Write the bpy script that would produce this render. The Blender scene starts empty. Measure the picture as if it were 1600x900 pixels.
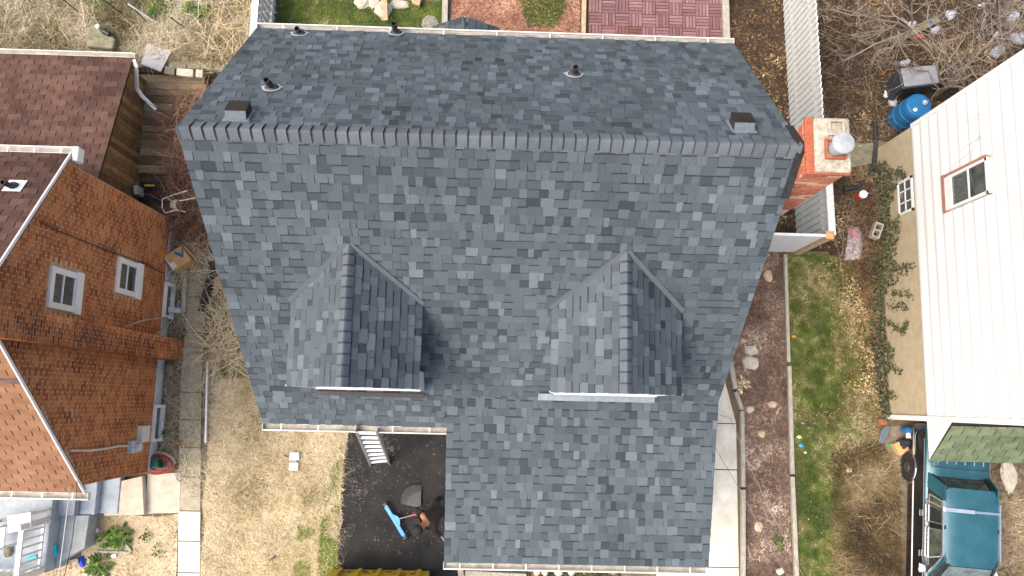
import bpy, math, random
from mathutils import Vector, Matrix, noise
random.seed(7)
sc = bpy.context.scene
COL = sc.collection
R = math.radians
V = Vector
# ------------------------------------------------------------------ camera
CAMH = 16.5
FPX = 1200.0
t_, r_, y_ = R(8.327), R(1.334), R(1.533)
_Rz = Matrix(((math.cos(y_), math.sin(y_), 0), (-math.sin(y_), math.cos(y_), 0), (0, 0, 1)))
_Rx = Matrix(((1, 0, 0), (0, math.cos(t_), math.sin(t_)), (0, -math.sin(t_), math.cos(t_))))
_Ry = Matrix(((math.cos(r_), 0, math.sin(r_)), (0, 1, 0), (-math.sin(r_), 0, math.cos(r_))))
W2C = _Ry @ _Rx @ _Rz
cam = bpy.data.cameras.new('camera')
cam.lens = 27.0; cam.sensor_width = 36.0; cam.clip_start = .1; cam.clip_end = 900
camo = bpy.data.objects.new('camera', cam); COL.objects.link(camo)
camo.matrix_world = Matrix.Translation((0, 0, CAMH)) @ W2C.transposed().to_4x4()
sc.camera = camo
# ------------------------------------------------------------------ light
SUN_AZ, SUN_EL = R(250), R(57)          # azimuth clockwise from +Y
sd = V((math.sin(SUN_AZ) * math.cos(SUN_EL), math.cos(SUN_AZ) * math.cos(SUN_EL), math.sin(SUN_EL)))
w = bpy.data.worlds.new('World'); sc.world = w; w.use_nodes = True
nt = w.node_tree
sky = nt.nodes.new('ShaderNodeTexSky'); sky.sky_type = 'NISHITA'; sky.sun_disc = False
sky.sun_elevation = SUN_EL; sky.sun_rotation = SUN_AZ
sky.air_density = 1.0; sky.dust_density = 7.0; sky.ozone_density = 1.0
nt.links.new(sky.outputs[0], nt.nodes['Background'].inputs[0])
nt.nodes['Background'].inputs[1].default_value = 0.15
sl = bpy.data.lights.new('sun', 'SUN'); sl.energy = .7; sl.angle = R(60); sl.color = (1, .95, .87)
so = bpy.data.objects.new('sun', sl); COL.objects.link(so)
so.rotation_euler = (-sd).to_track_quat('-Z', 'Y').to_euler()
sc.view_settings.view_transform = 'Standard'; sc.view_settings.look = 'None'
sc.view_settings.gamma = 1.0; sc.view_settings.exposure = 1.29
# ------------------------------------------------------------------ helpers
def ray(px, py):
    return W2C.transposed() @ V(((px - 800) / FPX, (450 - py) / FPX, -1))
def P(px, py, z=0.0):
    d = ray(px, py); return V((0, 0, CAMH)) + d * ((z - CAMH) / d.z)
def PX(px, py, x):
    d = ray(px, py); return V((0, 0, CAMH)) + d * (x / d.x)
def proj(p):
    q = W2C @ (V(p) - V((0, 0, CAMH))); return (800 - FPX * q.x / q.z, 450 + FPX * q.y / q.z)
def projarea(pts):
    a = [proj(p) for p in pts]
    return abs(sum(a[i][0] * a[(i + 1) % len(a)][1] - a[(i + 1) % len(a)][0] * a[i][1] for i in range(len(a)))) / 2
def visible(p, m=15):
    x, y = proj(p); return -m < x < 1600 + m and -m < y < 900 + m

_mats = {}
def mat(name, c1, c2=None, ns=6.0, rough=.8, bump=0.0, bs=60.0, metal=0.0, spec=.4, tone=None, nv=.0, detail=6, stretch=None, alpha=None, trans=0, coat=0, sub=0):
    """procedural material: noise blend c1..c2 in world space, optional per-face 'tone' ramp, noise bump"""
    if name in _mats: return _mats[name]
    m = bpy.data.materials.new(name); m.use_nodes = True; n = m.node_tree.nodes; L = m.node_tree.links
    b = n['Principled BSDF']
    b.inputs['Roughness'].default_value = rough; b.inputs['Metallic'].default_value = metal
    b.inputs['Specular IOR Level'].default_value = spec
    if coat: b.inputs['Coat Weight'].default_value = coat; b.inputs['Coat Roughness'].default_value = .05
    if trans: b.inputs['Transmission Weight'].default_value = trans
    g = n.new('ShaderNodeNewGeometry'); pos = g.outputs['Position']
    if stretch:
        mp = n.new('ShaderNodeMapping'); mp.inputs['Scale'].default_value = stretch
        L.new(pos, mp.inputs['Vector']); pos = mp.outputs['Vector']
    no = n.new('ShaderNodeTexNoise'); no.inputs['Scale'].default_value = ns; no.inputs['Detail'].default_value = detail
    no.inputs['Roughness'].default_value = .65
    L.new(pos, no.inputs['Vector'])
    if tone:
        at = n.new('ShaderNodeAttribute'); at.attribute_name = 'tone'
        cr = n.new('ShaderNodeValToRGB'); e = cr.color_ramp.elements
        while len(e) < len(tone): e.new(.5)
        for el, (p, c) in zip(e, tone): el.position = p; el.color = (*c, 1)
        L.new(at.outputs['Fac'], cr.inputs[0]); col = cr.outputs[0]
        if nv:
            mr = n.new('ShaderNodeMapRange'); mr.inputs['From Min'].default_value = .3; mr.inputs['From Max'].default_value = .7
            mr.inputs['To Min'].default_value = 1 - nv; mr.inputs['To Max'].default_value = 1 + nv
            L.new(no.outputs['Fac'], mr.inputs['Value'])
            mx = n.new('ShaderNodeMix'); mx.data_type = 'RGBA'; mx.blend_type = 'MULTIPLY'; mx.inputs[0].default_value = 1
            L.new(col, mx.inputs[6]); L.new(mr.outputs[0], mx.inputs[7]); col = mx.outputs[2]
    else:
        cr = n.new('ShaderNodeValToRGB'); e = cr.color_ramp.elements
        e[0].position = .32; e[0].color = (*c1, 1); e[1].position = .68; e[1].color = (*(c2 or c1), 1)
        L.new(no.outputs['Fac'], cr.inputs[0]); col = cr.outputs[0]
    L.new(col, b.inputs['Base Color'])
    if bump:
        nb = n.new('ShaderNodeTexNoise'); nb.inputs['Scale'].default_value = bs; nb.inputs['Detail'].default_value = 4
        L.new(pos, nb.inputs['Vector'])
        bp = n.new('ShaderNodeBump'); bp.inputs['Strength'].default_value = bump; bp.inputs['Distance'].default_value = .02
        L.new(nb.outputs['Fac'], bp.inputs['Height']); L.new(bp.outputs[0], b.inputs['Normal'])
    _mats[name] = m; return m

class MB:
    def __init__(s): s.v = []; s.f = []; s.t = []
    def face(s, pts, tone=.5):
        i = len(s.v); s.v += [tuple(p) for p in pts]; s.f.append(tuple(range(i, i + len(pts)))); s.t.append(tone)
    def add(s, verts, faces, tone=.5):
        i = len(s.v); s.v += [tuple(p) for p in verts]
        for f in faces: s.f.append(tuple(a + i for a in f)); s.t.append(tone)
    def box(s, lo, hi, tone=.5, m=None):
        x0, y0, z0 = lo; x1, y1, z1 = hi
        vs = [V(p) for p in ((x0, y0, z0), (x1, y0, z0), (x1, y1, z0), (x0, y1, z0), (x0, y0, z1), (x1, y0, z1), (x1, y1, z1), (x0, y1, z1))]
        if m: vs = [m @ p for p in vs]
        s.add(vs, [(0, 3, 2, 1), (4, 5, 6, 7), (0, 1, 5, 4), (1, 2, 6, 5), (2, 3, 7, 6), (3, 0, 4, 7)], tone); return s
    def bar(s, a, b, w, h, up=(0, 0, 1), tone=.5):
        a, b = V(a), V(b); d = (b - a); L = d.length; d.normalize(); u = V(up)
        sd = d.cross(u)
        if sd.length < 1e-4: sd = d.cross(V((1, 0, 0)))
        sd.normalize(); u = sd.cross(d)
        m = Matrix((d, sd, u)).transposed().to_4x4(); m.translation = a
        return s.box((0, -w / 2, -h / 2), (L, w / 2, h / 2), tone, m)
    def tube(s, pts, rad, n=6, tone=.5, cap=True):
        pts = [V(p) for p in pts]; k = len(pts)
        rr = rad if isinstance(rad, (list, tuple)) else [rad] * k
        rings = []; ref = None
        for i, p in enumerate(pts):
            d = (pts[min(i + 1, k - 1)] - pts[max(i - 1, 0)])
            if d.length < 1e-7: d = V((0, 0, 1))
            d.normalize()
            if ref is None: ref = d.orthogonal()
            sd = (ref - d * ref.dot(d))
            if sd.length < 1e-5: sd = d.orthogonal()
            sd.normalize(); ref = sd; up = d.cross(sd)
            rings.append([p + (sd * math.cos(2 * math.pi * j / n) + up * math.sin(2 * math.pi * j / n)) * rr[i] for j in range(n)])
        vs = [q for r in rings for q in r]; fs = []
        for i in range(k - 1):
            for j in range(n):
                a = i * n + j; b2 = i * n + (j + 1) % n; fs.append((a, b2, b2 + n, a + n))
        if cap: fs.append(tuple(range(n - 1, -1, -1))); fs.append(tuple(range((k - 1) * n, k * n)))
        s.add(vs, fs, tone); return s
    def lathe(s, prof, n=16, c=(0, 0, 0), m=None, tone=.5):
        vs = []
        for r, z in prof:
            for j in range(n):
                a = 2 * math.pi * j / n; p = V((r * math.cos(a), r * math.sin(a), z))
                vs.append((m @ p) if m else (p + V(c)))
        fs = []
        for i in range(len(prof) - 1):
            for j in range(n):
                a = i * n + j; b = i * n + (j + 1) % n; fs.append((a, b, b + n, a + n))
        if prof[0][0] > 1e-4: fs.append(tuple(range(n - 1, -1, -1)))
        if prof[-1][0] > 1e-4: fs.append(tuple(range((len(prof) - 1) * n, len(prof) * n)))
        s.add(vs, fs, tone); return s
    def prism(s, poly, off, tone=.5):
        """poly: list of 3-D points, extruded by off"""
        a = [V(p) for p in poly]; o = V(off); n = len(a)
        s.add(a + [p + o for p in a], [tuple(range(n - 1, -1, -1)), tuple(range(n, 2 * n))] + [(i, (i + 1) % n, n + (i + 1) % n, n + i) for i in range(n)], tone); return s
    def rock(s, c, r, seed, n=9, flat=.6, tone=.5, rz=0):
        """irregular lumpy stone: r = (rx, ry, rz)"""
        rnd = random.Random(seed); c = V(c); vs = []; rows = 5
        jit = [[1 + rnd.uniform(-.34, .18) for _ in range(n)] for _ in range(rows)]
        cz, sz = math.cos(rz), math.sin(rz)
        for i in range(rows):
            ph = [0, .32, .62, .82, 1.0][i]; rad = [1, 1.02, .94, .74, .34][i]
            for j in range(n):
                a = 2 * math.pi * j / n; k = rad * (.6 * jit[0][j] + .4 * jit[i][j])
                x, y = r[0] * k * math.cos(a), r[1] * k * math.sin(a)
                vs.append(c + V((x * cz - y * sz, x * sz + y * cz, r[2] * ph * (1 if i < 4 else rnd.uniform(.92, 1.04)))))
        fs = [(i * n + j, i * n + (j + 1) % n, (i + 1) * n + (j + 1) % n, (i + 1) * n + j) for i in range(rows - 1) for j in range(n)]
        fs.append(tuple(range((rows - 1) * n, rows * n))); s.add(vs, fs, tone); return s
    def build(s, name, m, parent=None, smooth=False, kind=None, label=None, cat=None, group=None, bevel=0, loc=None):
        me = bpy.data.meshes.new(name); me.from_pydata(s.v, [], s.f); me.update()
        if len(set(s.t)) > 1 or (s.t and s.t[0] != .5):
            a = me.attributes.new('tone', 'FLOAT', 'FACE'); a.data.foreach_set('value', s.t)
        if m: me.materials.append(m)
        if smooth: me.polygons.foreach_set('use_smooth', [True] * len(me.polygons))
        o = bpy.data.objects.new(name, me); COL.objects.link(o)
        if parent:
            o.parent = parent
            if parent.type == 'EMPTY' or parent.location.length: o.matrix_parent_inverse = Matrix.Translation(-wloc(parent))
        if bevel:
            bm = o.modifiers.new('bevel', 'BEVEL'); bm.width = bevel; bm.segments = 2; bm.limit_method = 'ANGLE'
        return tag(o, label, cat, group, kind)
def wloc(o):
    p = V(o.location)
    return p
def tag(o, label=None, cat=None, group=None, kind=None):
    if label: o['label'] = label
    if cat: o['category'] = cat
    if group: o['group'] = group
    if kind: o['kind'] = kind
    return o
def thing(name, loc, label, cat, group=None):
    o = bpy.data.objects.new(name, None); COL.objects.link(o); o.location = loc; o.empty_display_size = .2
    return tag(o, label, cat, group)
def poly_sheet(name, pts, z, m, kind='structure', jit=0.0, thick=0.0, parent=None, step=.35, **kw):
    rnd = random.Random(len(name) * 31 + int(abs(pts[0][0]) * 100)); out = []
    for i in range(len(pts)):
        a = V((*pts[i][:2], z)); b = V((*pts[(i + 1) % len(pts)][:2], z)); k = max(1, int((b - a).length / step)) if jit else 1
        for j in range(k):
            p = a.lerp(b, j / k)
            if jit: p += V((rnd.uniform(-jit, jit), rnd.uniform(-jit, jit), 0))
            out.append(p)
    mb = MB()
    if thick: mb.prism([p - V((0, 0, thick)) for p in out], (0, 0, thick))
    else: mb.face(out)
    return mb.build(name, m, parent, kind=None if parent else kind, **kw)
def inpoly(x, y, poly):
    c = False; n = len(poly)
    for i in range(n):
        x1, y1 = poly[i][:2]; x2, y2 = poly[(i + 1) % n][:2]
        if (y1 > y) != (y2 > y) and x < (x2 - x1) * (y - y1) / (y2 - y1) + x1: c = not c
    return c
def scatter(name, poly, n, m, style, size, label, cat, z=0.0, seed=1, pn=.8, dens=None, tbias=0, tamp=.55, lean=.8, wid=.006, zfun=None, hf=.45):
    """uncountable cover: blades / leaves / chips joined in one object"""
    rnd = random.Random(seed); mb = MB()
    xs = [p[0] for p in poly]; ys = [p[1] for p in poly]; k = 0; tries = 0
    while k < n and tries < n * 12:
        tries += 1
        x, y = rnd.uniform(min(xs), max(xs)), rnd.uniform(min(ys), max(ys))
        if not inpoly(x, y, poly): continue
        f = noise.noise((x * pn, y * pn, seed * 1.7)) + .4 * noise.noise((x * pn * 3.3, y * pn * 3.3, seed)) + hf * noise.noise((x * 8.5, y * 8.5, seed * 2.3))
        if dens and rnd.random() > dens(x, y, f): continue
        zz = z + (zfun(x, y) if zfun else 0)
        k += 1; tn = min(.99, max(.01, .5 + tbias + tamp * f + rnd.uniform(-.22, .22)))
        a = rnd.uniform(0, 6.283); s = rnd.uniform(*size)
        if style == 'blade':
            l = rnd.uniform(.3, 1) * lean; d = V((math.cos(a) * l, math.sin(a) * l, math.sqrt(max(.02, 1 - min(l, .99) ** 2)))) * s
            sdv = V((-math.sin(a), math.cos(a), 0)) * wid * rnd.uniform(.6, 1.3); b = V((x, y, zz))
            b2 = b + d * .55; tip = b + d + V((math.cos(a), math.sin(a), -.5)) * s * .25
            i = len(mb.v); mb.v += [tuple(b - sdv), tuple(b + sdv), tuple(b2 + sdv * .8), tuple(b2 - sdv * .8), tuple(tip)]
            mb.f += [(i, i + 1, i + 2, i + 3), (i + 3, i + 2, i + 4)]; mb.t += [tn, tn]
        else:
            tl = .5 if style == 'leaf' else .25
            nrm = V((rnd.uniform(-tl, tl), rnd.uniform(-tl, tl), 1)).normalized()
            u = nrm.orthogonal().normalized(); u = Matrix.Rotation(a, 3, nrm) @ u; q = nrm.cross(u)
            asp = rnd.uniform(.45, .75) if style == 'leaf' else rnd.uniform(.14, .4)
            b = V((x, y, zz + s * .25 + rnd.uniform(0, .015)))
            if style == 'leaf': pts = [b - u * s * .5, b + q * s * asp * .5 + u * s * .05, b + u * s * .5 + nrm * s * .15, b - q * s * asp * .5 + u * s * .05]
            else: pts = [b - u * s * .5 - q * s * asp * .5, b + u * s * .5 - q * s * asp * .5, b + u * s * .5 + q * s * asp * .5, b - u * s * .5 + q * s * asp * .5]
            mb.face(pts, tn)
    return mb.build(name, m, kind='stuff', label=label, cat=cat)
def wander(a, b, k, amp, rnd, sag=0):
    a, b = V(a), V(b); out = []
    for i in range(k + 1):
        t = i / k; p = a.lerp(b, t)
        if 0 < i < k: p += V((rnd.uniform(-amp, amp), rnd.uniform(-amp, amp), rnd.uniform(-amp, amp) * .6))
        p.z -= sag * 4 * t * (1 - t); out.append(p)
    return out
# ------------------------------------------------------------------ materials
SH = mat('slate_shingle', None, tone=[(0, (.026, .033, .039)), (.3, (.058, .073, .084)), (.62, (.083, .103, .117)), (.85, (.113, .137, .154)), (1, (.142, .168, .187))], ns=150, nv=.42, rough=.9, bump=.5, bs=260, spec=.25, detail=3)
CAPM = mat('ridge_cap_shingle', None, tone=[(0, (.012, .013, .015)), (.2, (.084, .098, .113)), (1, (.118, .136, .154))], ns=150, nv=.35, rough=.92, bump=.5, bs=240, spec=.2, detail=3)
DECK = mat('roof_underlay', (.03, .035, .04), (.05, .055, .06), rough=.95)
WHT = mat('white_trim', (.60, .60, .585), (.70, .70, .685), ns=9, rough=.45)
GUT = mat('gutter_white', (.46, .45, .41), (.64, .63, .59), ns=7, rough=.5)
GUTIN = mat('gutter_inside', (.18, .16, .13), (.42, .40, .35), ns=5, rough=.8)
BLK = mat('black_rubber', (.012, .012, .013), (.03, .03, .03), ns=12, rough=.55)
FLASH = mat('grey_flashing', (.16, .19, .22), (.22, .26, .29), ns=10, rough=.5, metal=.2)
GALV = mat('galvanised_flashing', (.36, .38, .40), (.5, .51, .52), ns=12, rough=.45, metal=.25)
HSID = mat('grey_house_siding', (.42, .43, .43), (.5, .5, .5), ns=3, rough=.7)
BRK = mat('orange_brick', None, tone=[(0, (.115, .036, .018)), (.35, (.28, .090, .034)), (.65, (.41, .152, .055)), (1, (.50, .24, .105))], ns=9, nv=.18, rough=.92, bump=.35, bs=120, spec=.15)
MORT = mat('mortar', (.30, .17, .10), (.50, .34, .22), ns=11, rough=.95, bump=.3)
CBRK = mat('chimney_brick', None, tone=[(0, (.30, .085, .045)), (.6, (.42, .145, .075)), (1, (.52, .34, .24))], ns=30, nv=.35, rough=.9, bump=.4, bs=100)
CCRN = mat('chimney_crown', (.24, .21, .155), (.48, .44, .36), ns=14, rough=.95, bump=.8, bs=60)
BSH = mat('brown_shingle', None, tone=[(0, (.046, .026, .021)), (.5, (.088, .049, .039)), (1, (.136, .077, .057))], ns=3, nv=.4, rough=.95, bump=.3, bs=200, spec=.15)
OSH = mat('rust_shingle', None, tone=[(0, (.175, .090, .050)), (.5, (.232, .122, .068)), (1, (.29, .16, .095))], ns=5, nv=.2, rough=.95, bump=.3, bs=200, spec=.15)
GSH = mat('green_shingle', None, tone=[(0, (.082, .108, .062)), (.5, (.122, .152, .09)), (1, (.17, .195, .115))], ns=6, nv=.3, rough=.95, bump=.4, bs=200, spec=.15)
SLIT = mat('shingle_slit', (.018, .013, .012), (.03, .022, .02), rough=1)
WSID = mat('white_siding', (.61, .612, .60), (.68, .682, .67), ns=1.6, rough=.5, stretch=(1, .35, 3))
FND = mat('beige_foundation', (.34, .28, .18), (.43, .36, .245), ns=5, rough=.9, bump=.25, bs=50)
GFND = mat('painted_foundation', (.36, .41, .45), (.52, .56, .58), ns=5, rough=.7)
PINK = mat('pink_trim', (.28, .125, .10), (.36, .18, .15), ns=12, rough=.7)
GLS = mat('window_glass', (.02, .025, .025), (.10, .11, .10), ns=3, rough=.06, spec=.8)
GLS2 = mat('curtained_glass', (.035, .042, .04), (.13, .14, .13), ns=5, rough=.08, spec=.8, stretch=(1, 9, 1))
CONC = mat('new_concrete', (.44, .43, .385), (.54, .53, .485), ns=4, rough=.9, bump=.15, bs=120)
OCON = mat('old_concrete', (.27, .235, .165), (.42, .375, .28), ns=7, rough=.95, bump=.3, bs=90)
PCON = mat('path_concrete', (.44, .41, .33), (.64, .615, .53), ns=2.4, rough=.9, bump=.2, bs=110)
ASPH = mat('asphalt', (.010, .0105, .0115), (.027, .027, .028), ns=2.2, rough=.85, bump=.5, bs=240, spec=.3)
WOODG = mat('grey_timber', (.22, .20, .16), (.42, .39, .33), ns=8, rough=.9, bump=.3, bs=60, stretch=(6, 1, 6))
WOODT = mat('tan_timber', (.28, .19, .10), (.50, .39, .24), ns=8, rough=.9, bump=.2)
DWOOD = mat('deck_wood', None, tone=[(0, (.085, .056, .028)), (.5, (.18, .13, .07)), (1, (.32, .25, .155))], ns=8, nv=.35, rough=.9, stretch=(1, 8, 8))
PLANK = mat('wall_plank', None, tone=[(0, (.10, .055, .022)), (1, (.27, .15, .06))], ns=6, nv=.4, rough=.85)
PNT = mat('porch_grey_paint', (.235, .29, .345), (.36, .41, .45), ns=4, rough=.6, bump=.1)
METAL = mat('aluminium', (.36, .37, .37), (.5, .51, .51), ns=20, rough=.38, metal=.6)
DIRT = mat('soil', (.085, .062, .038), (.19, .145, .09), ns=2.2, rough=1, bump=.8, bs=30)
LAWND = mat('dry_lawn_soil', (.32, .25, .15), (.58, .49, .34), ns=1.3, rough=1, bump=.7, bs=60)
LAWNG = mat('green_lawn_soil', (.055, .050, .024), (.15, .12, .06), ns=3.0, rough=1, bump=.7, bs=60)
MULS = mat('mulch_soil', (.072, .049, .038), (.165, .116, .090), ns=3, rough=1, bump=.9, bs=50)
LITS = mat('litter_soil', (.022, .015, .009), (.062, .044, .026), ns=3, rough=1, bump=.9, bs=50)
STONE = mat('fieldstone', (.33, .30, .23), (.52, .49, .41), ns=7, rough=.95, bump=.5, bs=40)
GSTONE = mat('grey_green_stone', (.12, .115, .075), (.24, .22, .15), ns=7, rough=.95, bump=.5, bs=40)
TAN = mat('tan_flagstone', (.36, .27, .17), (.50, .40, .28), ns=9, rough=.95, bump=.3)
DRYT = [(0, (.20, .145, .065)), (.3, (.38, .29, .15)), (.6, (.56, .455, .275)), (1, (.72, .63, .44))]
BL_DRY = mat('dry_blades', None, tone=DRYT, rough=.9, spec=.2)
BL_LAWN = mat('lawn_blades', None, tone=[(0, (.07, .085, .02)), (.3, (.22, .18, .065)), (.58, (.44, .355, .19)), (1, (.70, .605, .41))], rough=.9, spec=.2)
BL_GRN = mat('green_blades', None, tone=[(0, (.034, .070, .009)), (.45, (.095, .15, .02)), (.68, (.185, .185, .058)), (1, (.37, .325, .18))], rough=.85, spec=.25)
BL_BRT = mat('fresh_blades', None, tone=[(0, (.035, .085, .010)), (.5, (.11, .185, .022)), (.75, (.24, .26, .06)), (1, (.46, .40, .22))], rough=.85, spec=.25)
BL_DEAD = mat('dead_blades', None, tone=[(0, (.045, .030, .015)), (.4, (.145, .100, .050)), (.7, (.29, .215, .12)), (1, (.48, .40, .27))], rough=.9, spec=.2)
BL_WEED = mat('weed_blades', None, tone=[(0, (.05, .05, .022)), (.4, (.175, .145, .080)), (.7, (.34, .29, .185)), (1, (.54, .48, .35))], rough=.9, spec=.2)
CHIP = mat('mulch_chips', None, tone=[(0, (.042, .027, .022)), (.5, (.150, .101, .077)), (.8, (.28, .205, .158)), (1, (.50, .42, .33))], rough=.95, spec=.15)
RCHIP = mat('red_mulch_chips', None, tone=[(0, (.07, .032, .022)), (.5, (.235, .115, .075)), (.85, (.40, .225, .15)), (1, (.55, .38, .27))], rough=.95, spec=.15)
LEAF = mat('leaf_litter', None, tone=[(0, (.03, .02, .012)), (.5, (.115, .072, .038)), (.82, (.26, .175, .09)), (1, (.48, .37, .22))], rough=.9, spec=.2)
IVY = mat('ivy_leaves', None, tone=[(0, (.010, .018, .007)), (.5, (.028, .042, .013)), (.75, (.07, .075, .026)), (1, (.15, .105, .055))], rough=.6, spec=.4)
GLEAF = mat('bright_leaves', None, tone=[(0, (.03, .075, .012)), (.6, (.085, .18, .025)), (1, (.20, .30, .05))], rough=.55, spec=.4)
TWIG = mat('red_twigs', None, tone=[(0, (.09, .045, .03)), (.6, (.24, .13, .088)), (1, (.46, .32, .22))], rough=.9)
BARK = mat('pale_bark', None, tone=[(0, (.105, .082, .062)), (.6, (.245, .20, .155)), (1, (.40, .345, .28))], rough=.9, ns=20, nv=.2)
YEL = mat('yellow_steel', (.55, .36, .025), (.72, .52, .06), ns=5, rough=.55, bump=.2)
RUST = mat('rust', (.07, .025, .012), (.16, .06, .025), ns=20, rough=.95)
def plain(name, c, rough=.5, metal=0, **k): return mat(name, c, tuple(min(1, a * 1.2) for a in c), ns=9, rough=rough, metal=metal, **k)
BLUEP = plain('blue_plastic', (.014, .115, .27), .45); GREYP = plain('grey_plastic', (.20, .215, .24), .55); DKGREY = plain('charcoal_plastic', (.035, .04, .045), .5)
WPL = plain('white_plastic', (.68, .70, .72), .45); REDP = plain('red_plastic', (.5, .015, .02), .4); ORNG = plain('orange_plastic', (.72, .2, .02), .5)
TEAL = plain('turquoise_plastic', (.01, .38, .50), .4); CARD = mat('cardboard', (.44, .26, .10), (.52, .33, .145), ns=6, rough=.9)
BLU2 = plain('royal_blue', (.02, .06, .42), .6); GRNP = plain('green_plastic', (.03, .22, .06), .5)
BAG = mat('plastic_bag', (.22, .24, .28), (.46, .48, .53), ns=14, rough=.4, bump=1.0, bs=18)
CLOTH = mat('patterned_cloth', (.09, .08, .085), (.52, .45, .44), ns=15, rough=.95, bump=.4, bs=40)
PINKC = plain('pink_cloth', (.42, .16, .21), .9); DCLOTH = plain('dark_cloth', (.018, .018, .024), .95)
# ------------------------------------------------------------------ ground
HX0, HX1 = -3.965, 3.735
poly_sheet('ground', [(-160, -160), (160, -160), (160, 160), (-160, 160)], -.012, DIRT)
DRY = [(-6.02, .95), (-3.6, .95), (-3.6, -.45), (-3.06, -.55), (-3.1, -2.2), (-3.13, -3.6), (-3.1, -7), (-5.8, -7)]
poly_sheet('lawn', DRY, .004, LAWND, jit=.05)
DRV = [(-3.25, -.1), (-.6, -.1), (-.6, -9), (-3.2, -9)]
poly_sheet('driveway', DRV, 0.0, ASPH, jit=.02)
MULR = [(3.4, 3.35), (6.24, 3.35), (6.26, -.2), (6.28, -7), (5.27, -7), (5.3, -.4), (5.05, .9), (3.4, .9)]
poly_sheet('mulch_bed', MULR, .003, MULS, jit=.02)
SLAWN = [(6.3, 3.4), (7.75, 3.3), (8.1, 2.0), (8.3, -.2), (8.2, -1), (7.6, -1.4), (7.5, -3), (7.4, -7), (6.34, -7), (6.33, -.2)]
poly_sheet('lawn', SLAWN, .004, LAWNG, jit=.05)
LITR = [(3.4, 3.42), (8.42, 3.42), (8.42, -.25), (8.36, 5.7), (20, 5.9), (20, 20), (5.15, 20), (5.15, 6), (3.4, 5.9)]
LITR = [(3.4, 3.42), (8.40, 3.42), (8.40, 5.8), (20, 5.9), (20, 20), (5.15, 20), (5.15, 6), (3.4, 5.9)]
poly_sheet('leafy_ground', LITR, 0.0, LITS)
BLAWN = [(-5.15, 5.9), (-1.36, 5.9), (-1.36, 20), (-5.15, 20)]
poly_sheet('lawn', BLAWN, .004, LAWNG, jit=.03)
MULB = [(-1.24, 5.9), (1.75, 5.9), (1.75, 20), (-1.24, 20)]
poly_sheet('mulch_bed', MULB, .003, MULS)
COURT = [(-9, 7.15), (-3.6, 7.15), (-3.6, .95), (-6.0, .95), (-7, .95), (-7, 3.5), (-9, 3.5)]
poly_sheet('ground_court', COURT, 0.0, mat('court_soil', (.075, .048, .027), (.16, .112, .062), ns=3, rough=1, bump=.8, bs=40)).name = 'court'
YARD = [(-20, 7.2), (-5.25, 7.2), (-5.25, 20), (-20, 20)]
yard = poly_sheet('yard', [(-20, 7.12), (-5.22, 7.12), (-5.22, 20), (-20, 20)], .40, mat('weed_soil', (.13, .105, .055), (.29, .235, .145), ns=1.5, rough=1, bump=.8, bs=40), thick=.41)
CARG = [(7.4, -1.2), (8.3, -.35), (12.5, -.35), (12.5, -9), (7.4, -9)]
poly_sheet('car_pad', CARG, -.004, mat('dirt_gravel', (.13, .105, .075), (.25, .21, .155), ns=6, rough=1, bump=.6, bs=80))
LEFTF = [(-8.3, -2.5), (-6.42, -2.5), (-6.36, -7), (-9.4, -7), (-9.4, -3.6), (-8.3, -3.4)]
poly_sheet('front_plot', LEFTF, .002, LAWND, jit=.04).name = 'lawn'
# left sidewalk: each slab its own piece
walk = thing('sidewalk', (-6.3, 0, 0), None, None); walk['kind'] = 'structure'
def wx(y): return -6.40 + (.16 - .03 * y) * 0 + (.0 if y > 0 else -.09 * y * 1.0)
ys = [2.95, 2.05, 1.28, .02, -.55, -1.12, -1.72, -2.40, -3.0, -3.62, -4.3, -5, -5.7]
for i in range(len(ys) - 1):
    a, b = ys[i] - .008, ys[i + 1] + .008
    def ex(y, s):
        cl = -6.42 + max(0, -y + .3) * .075; hw = .225 if y < 1.2 else .2; return cl + s * hw
    mb = MB(); z = .025 + random.uniform(-.004, .006)
    mb.prism([(ex(a, -1), a, -.05), (ex(a, 1), a, -.05), (ex(b, 1), b, -.05), (ex(b, -1), b, -.05)], (0, 0, .05 + z))
    mb.build('slab', CONC if ys[i] < -2.3 else OCON, walk, bevel=.006)
# concrete by the steps of the brick house
for pts, z in ((((162, 806), (166, 757), (222, 744), (225, 804)), .17), (((226, 803), (230, 741), (282, 738), (281, 801)), .03)):
    q = [P(*p, z) for p in pts]; mb = MB(); mb.prism([V((p.x, p.y, -.05)) for p in q][::-1], (0, 0, z + .05))
    mb.build('landing_slab', mat('landing_concrete', (.40, .355, .27), (.55, .50, .41), ns=5, rough=.95, bump=.2), walk, bevel=.01)
# right concrete path
pth = thing('path', (4.6, -2, 0), None, None); pth['kind'] = 'structure'
for y0, y1 in ((.55, -.36), (-.38, -1.32), (-1.34, -3.3), (-3.32, -5.6)):
    mb = MB(); x1 = lambda y: 4.93 if y > .3 else (5.16 if y < -.3 else 5.08)
    mb.prism([(3.45, y0, -.05), (3.45, y1, -.05), (x1(y1), y1, -.05), (x1(y0), y0, -.05)], (0, 0, .08))
    mb.build('slab', PCON, pth, bevel=.006)
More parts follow.
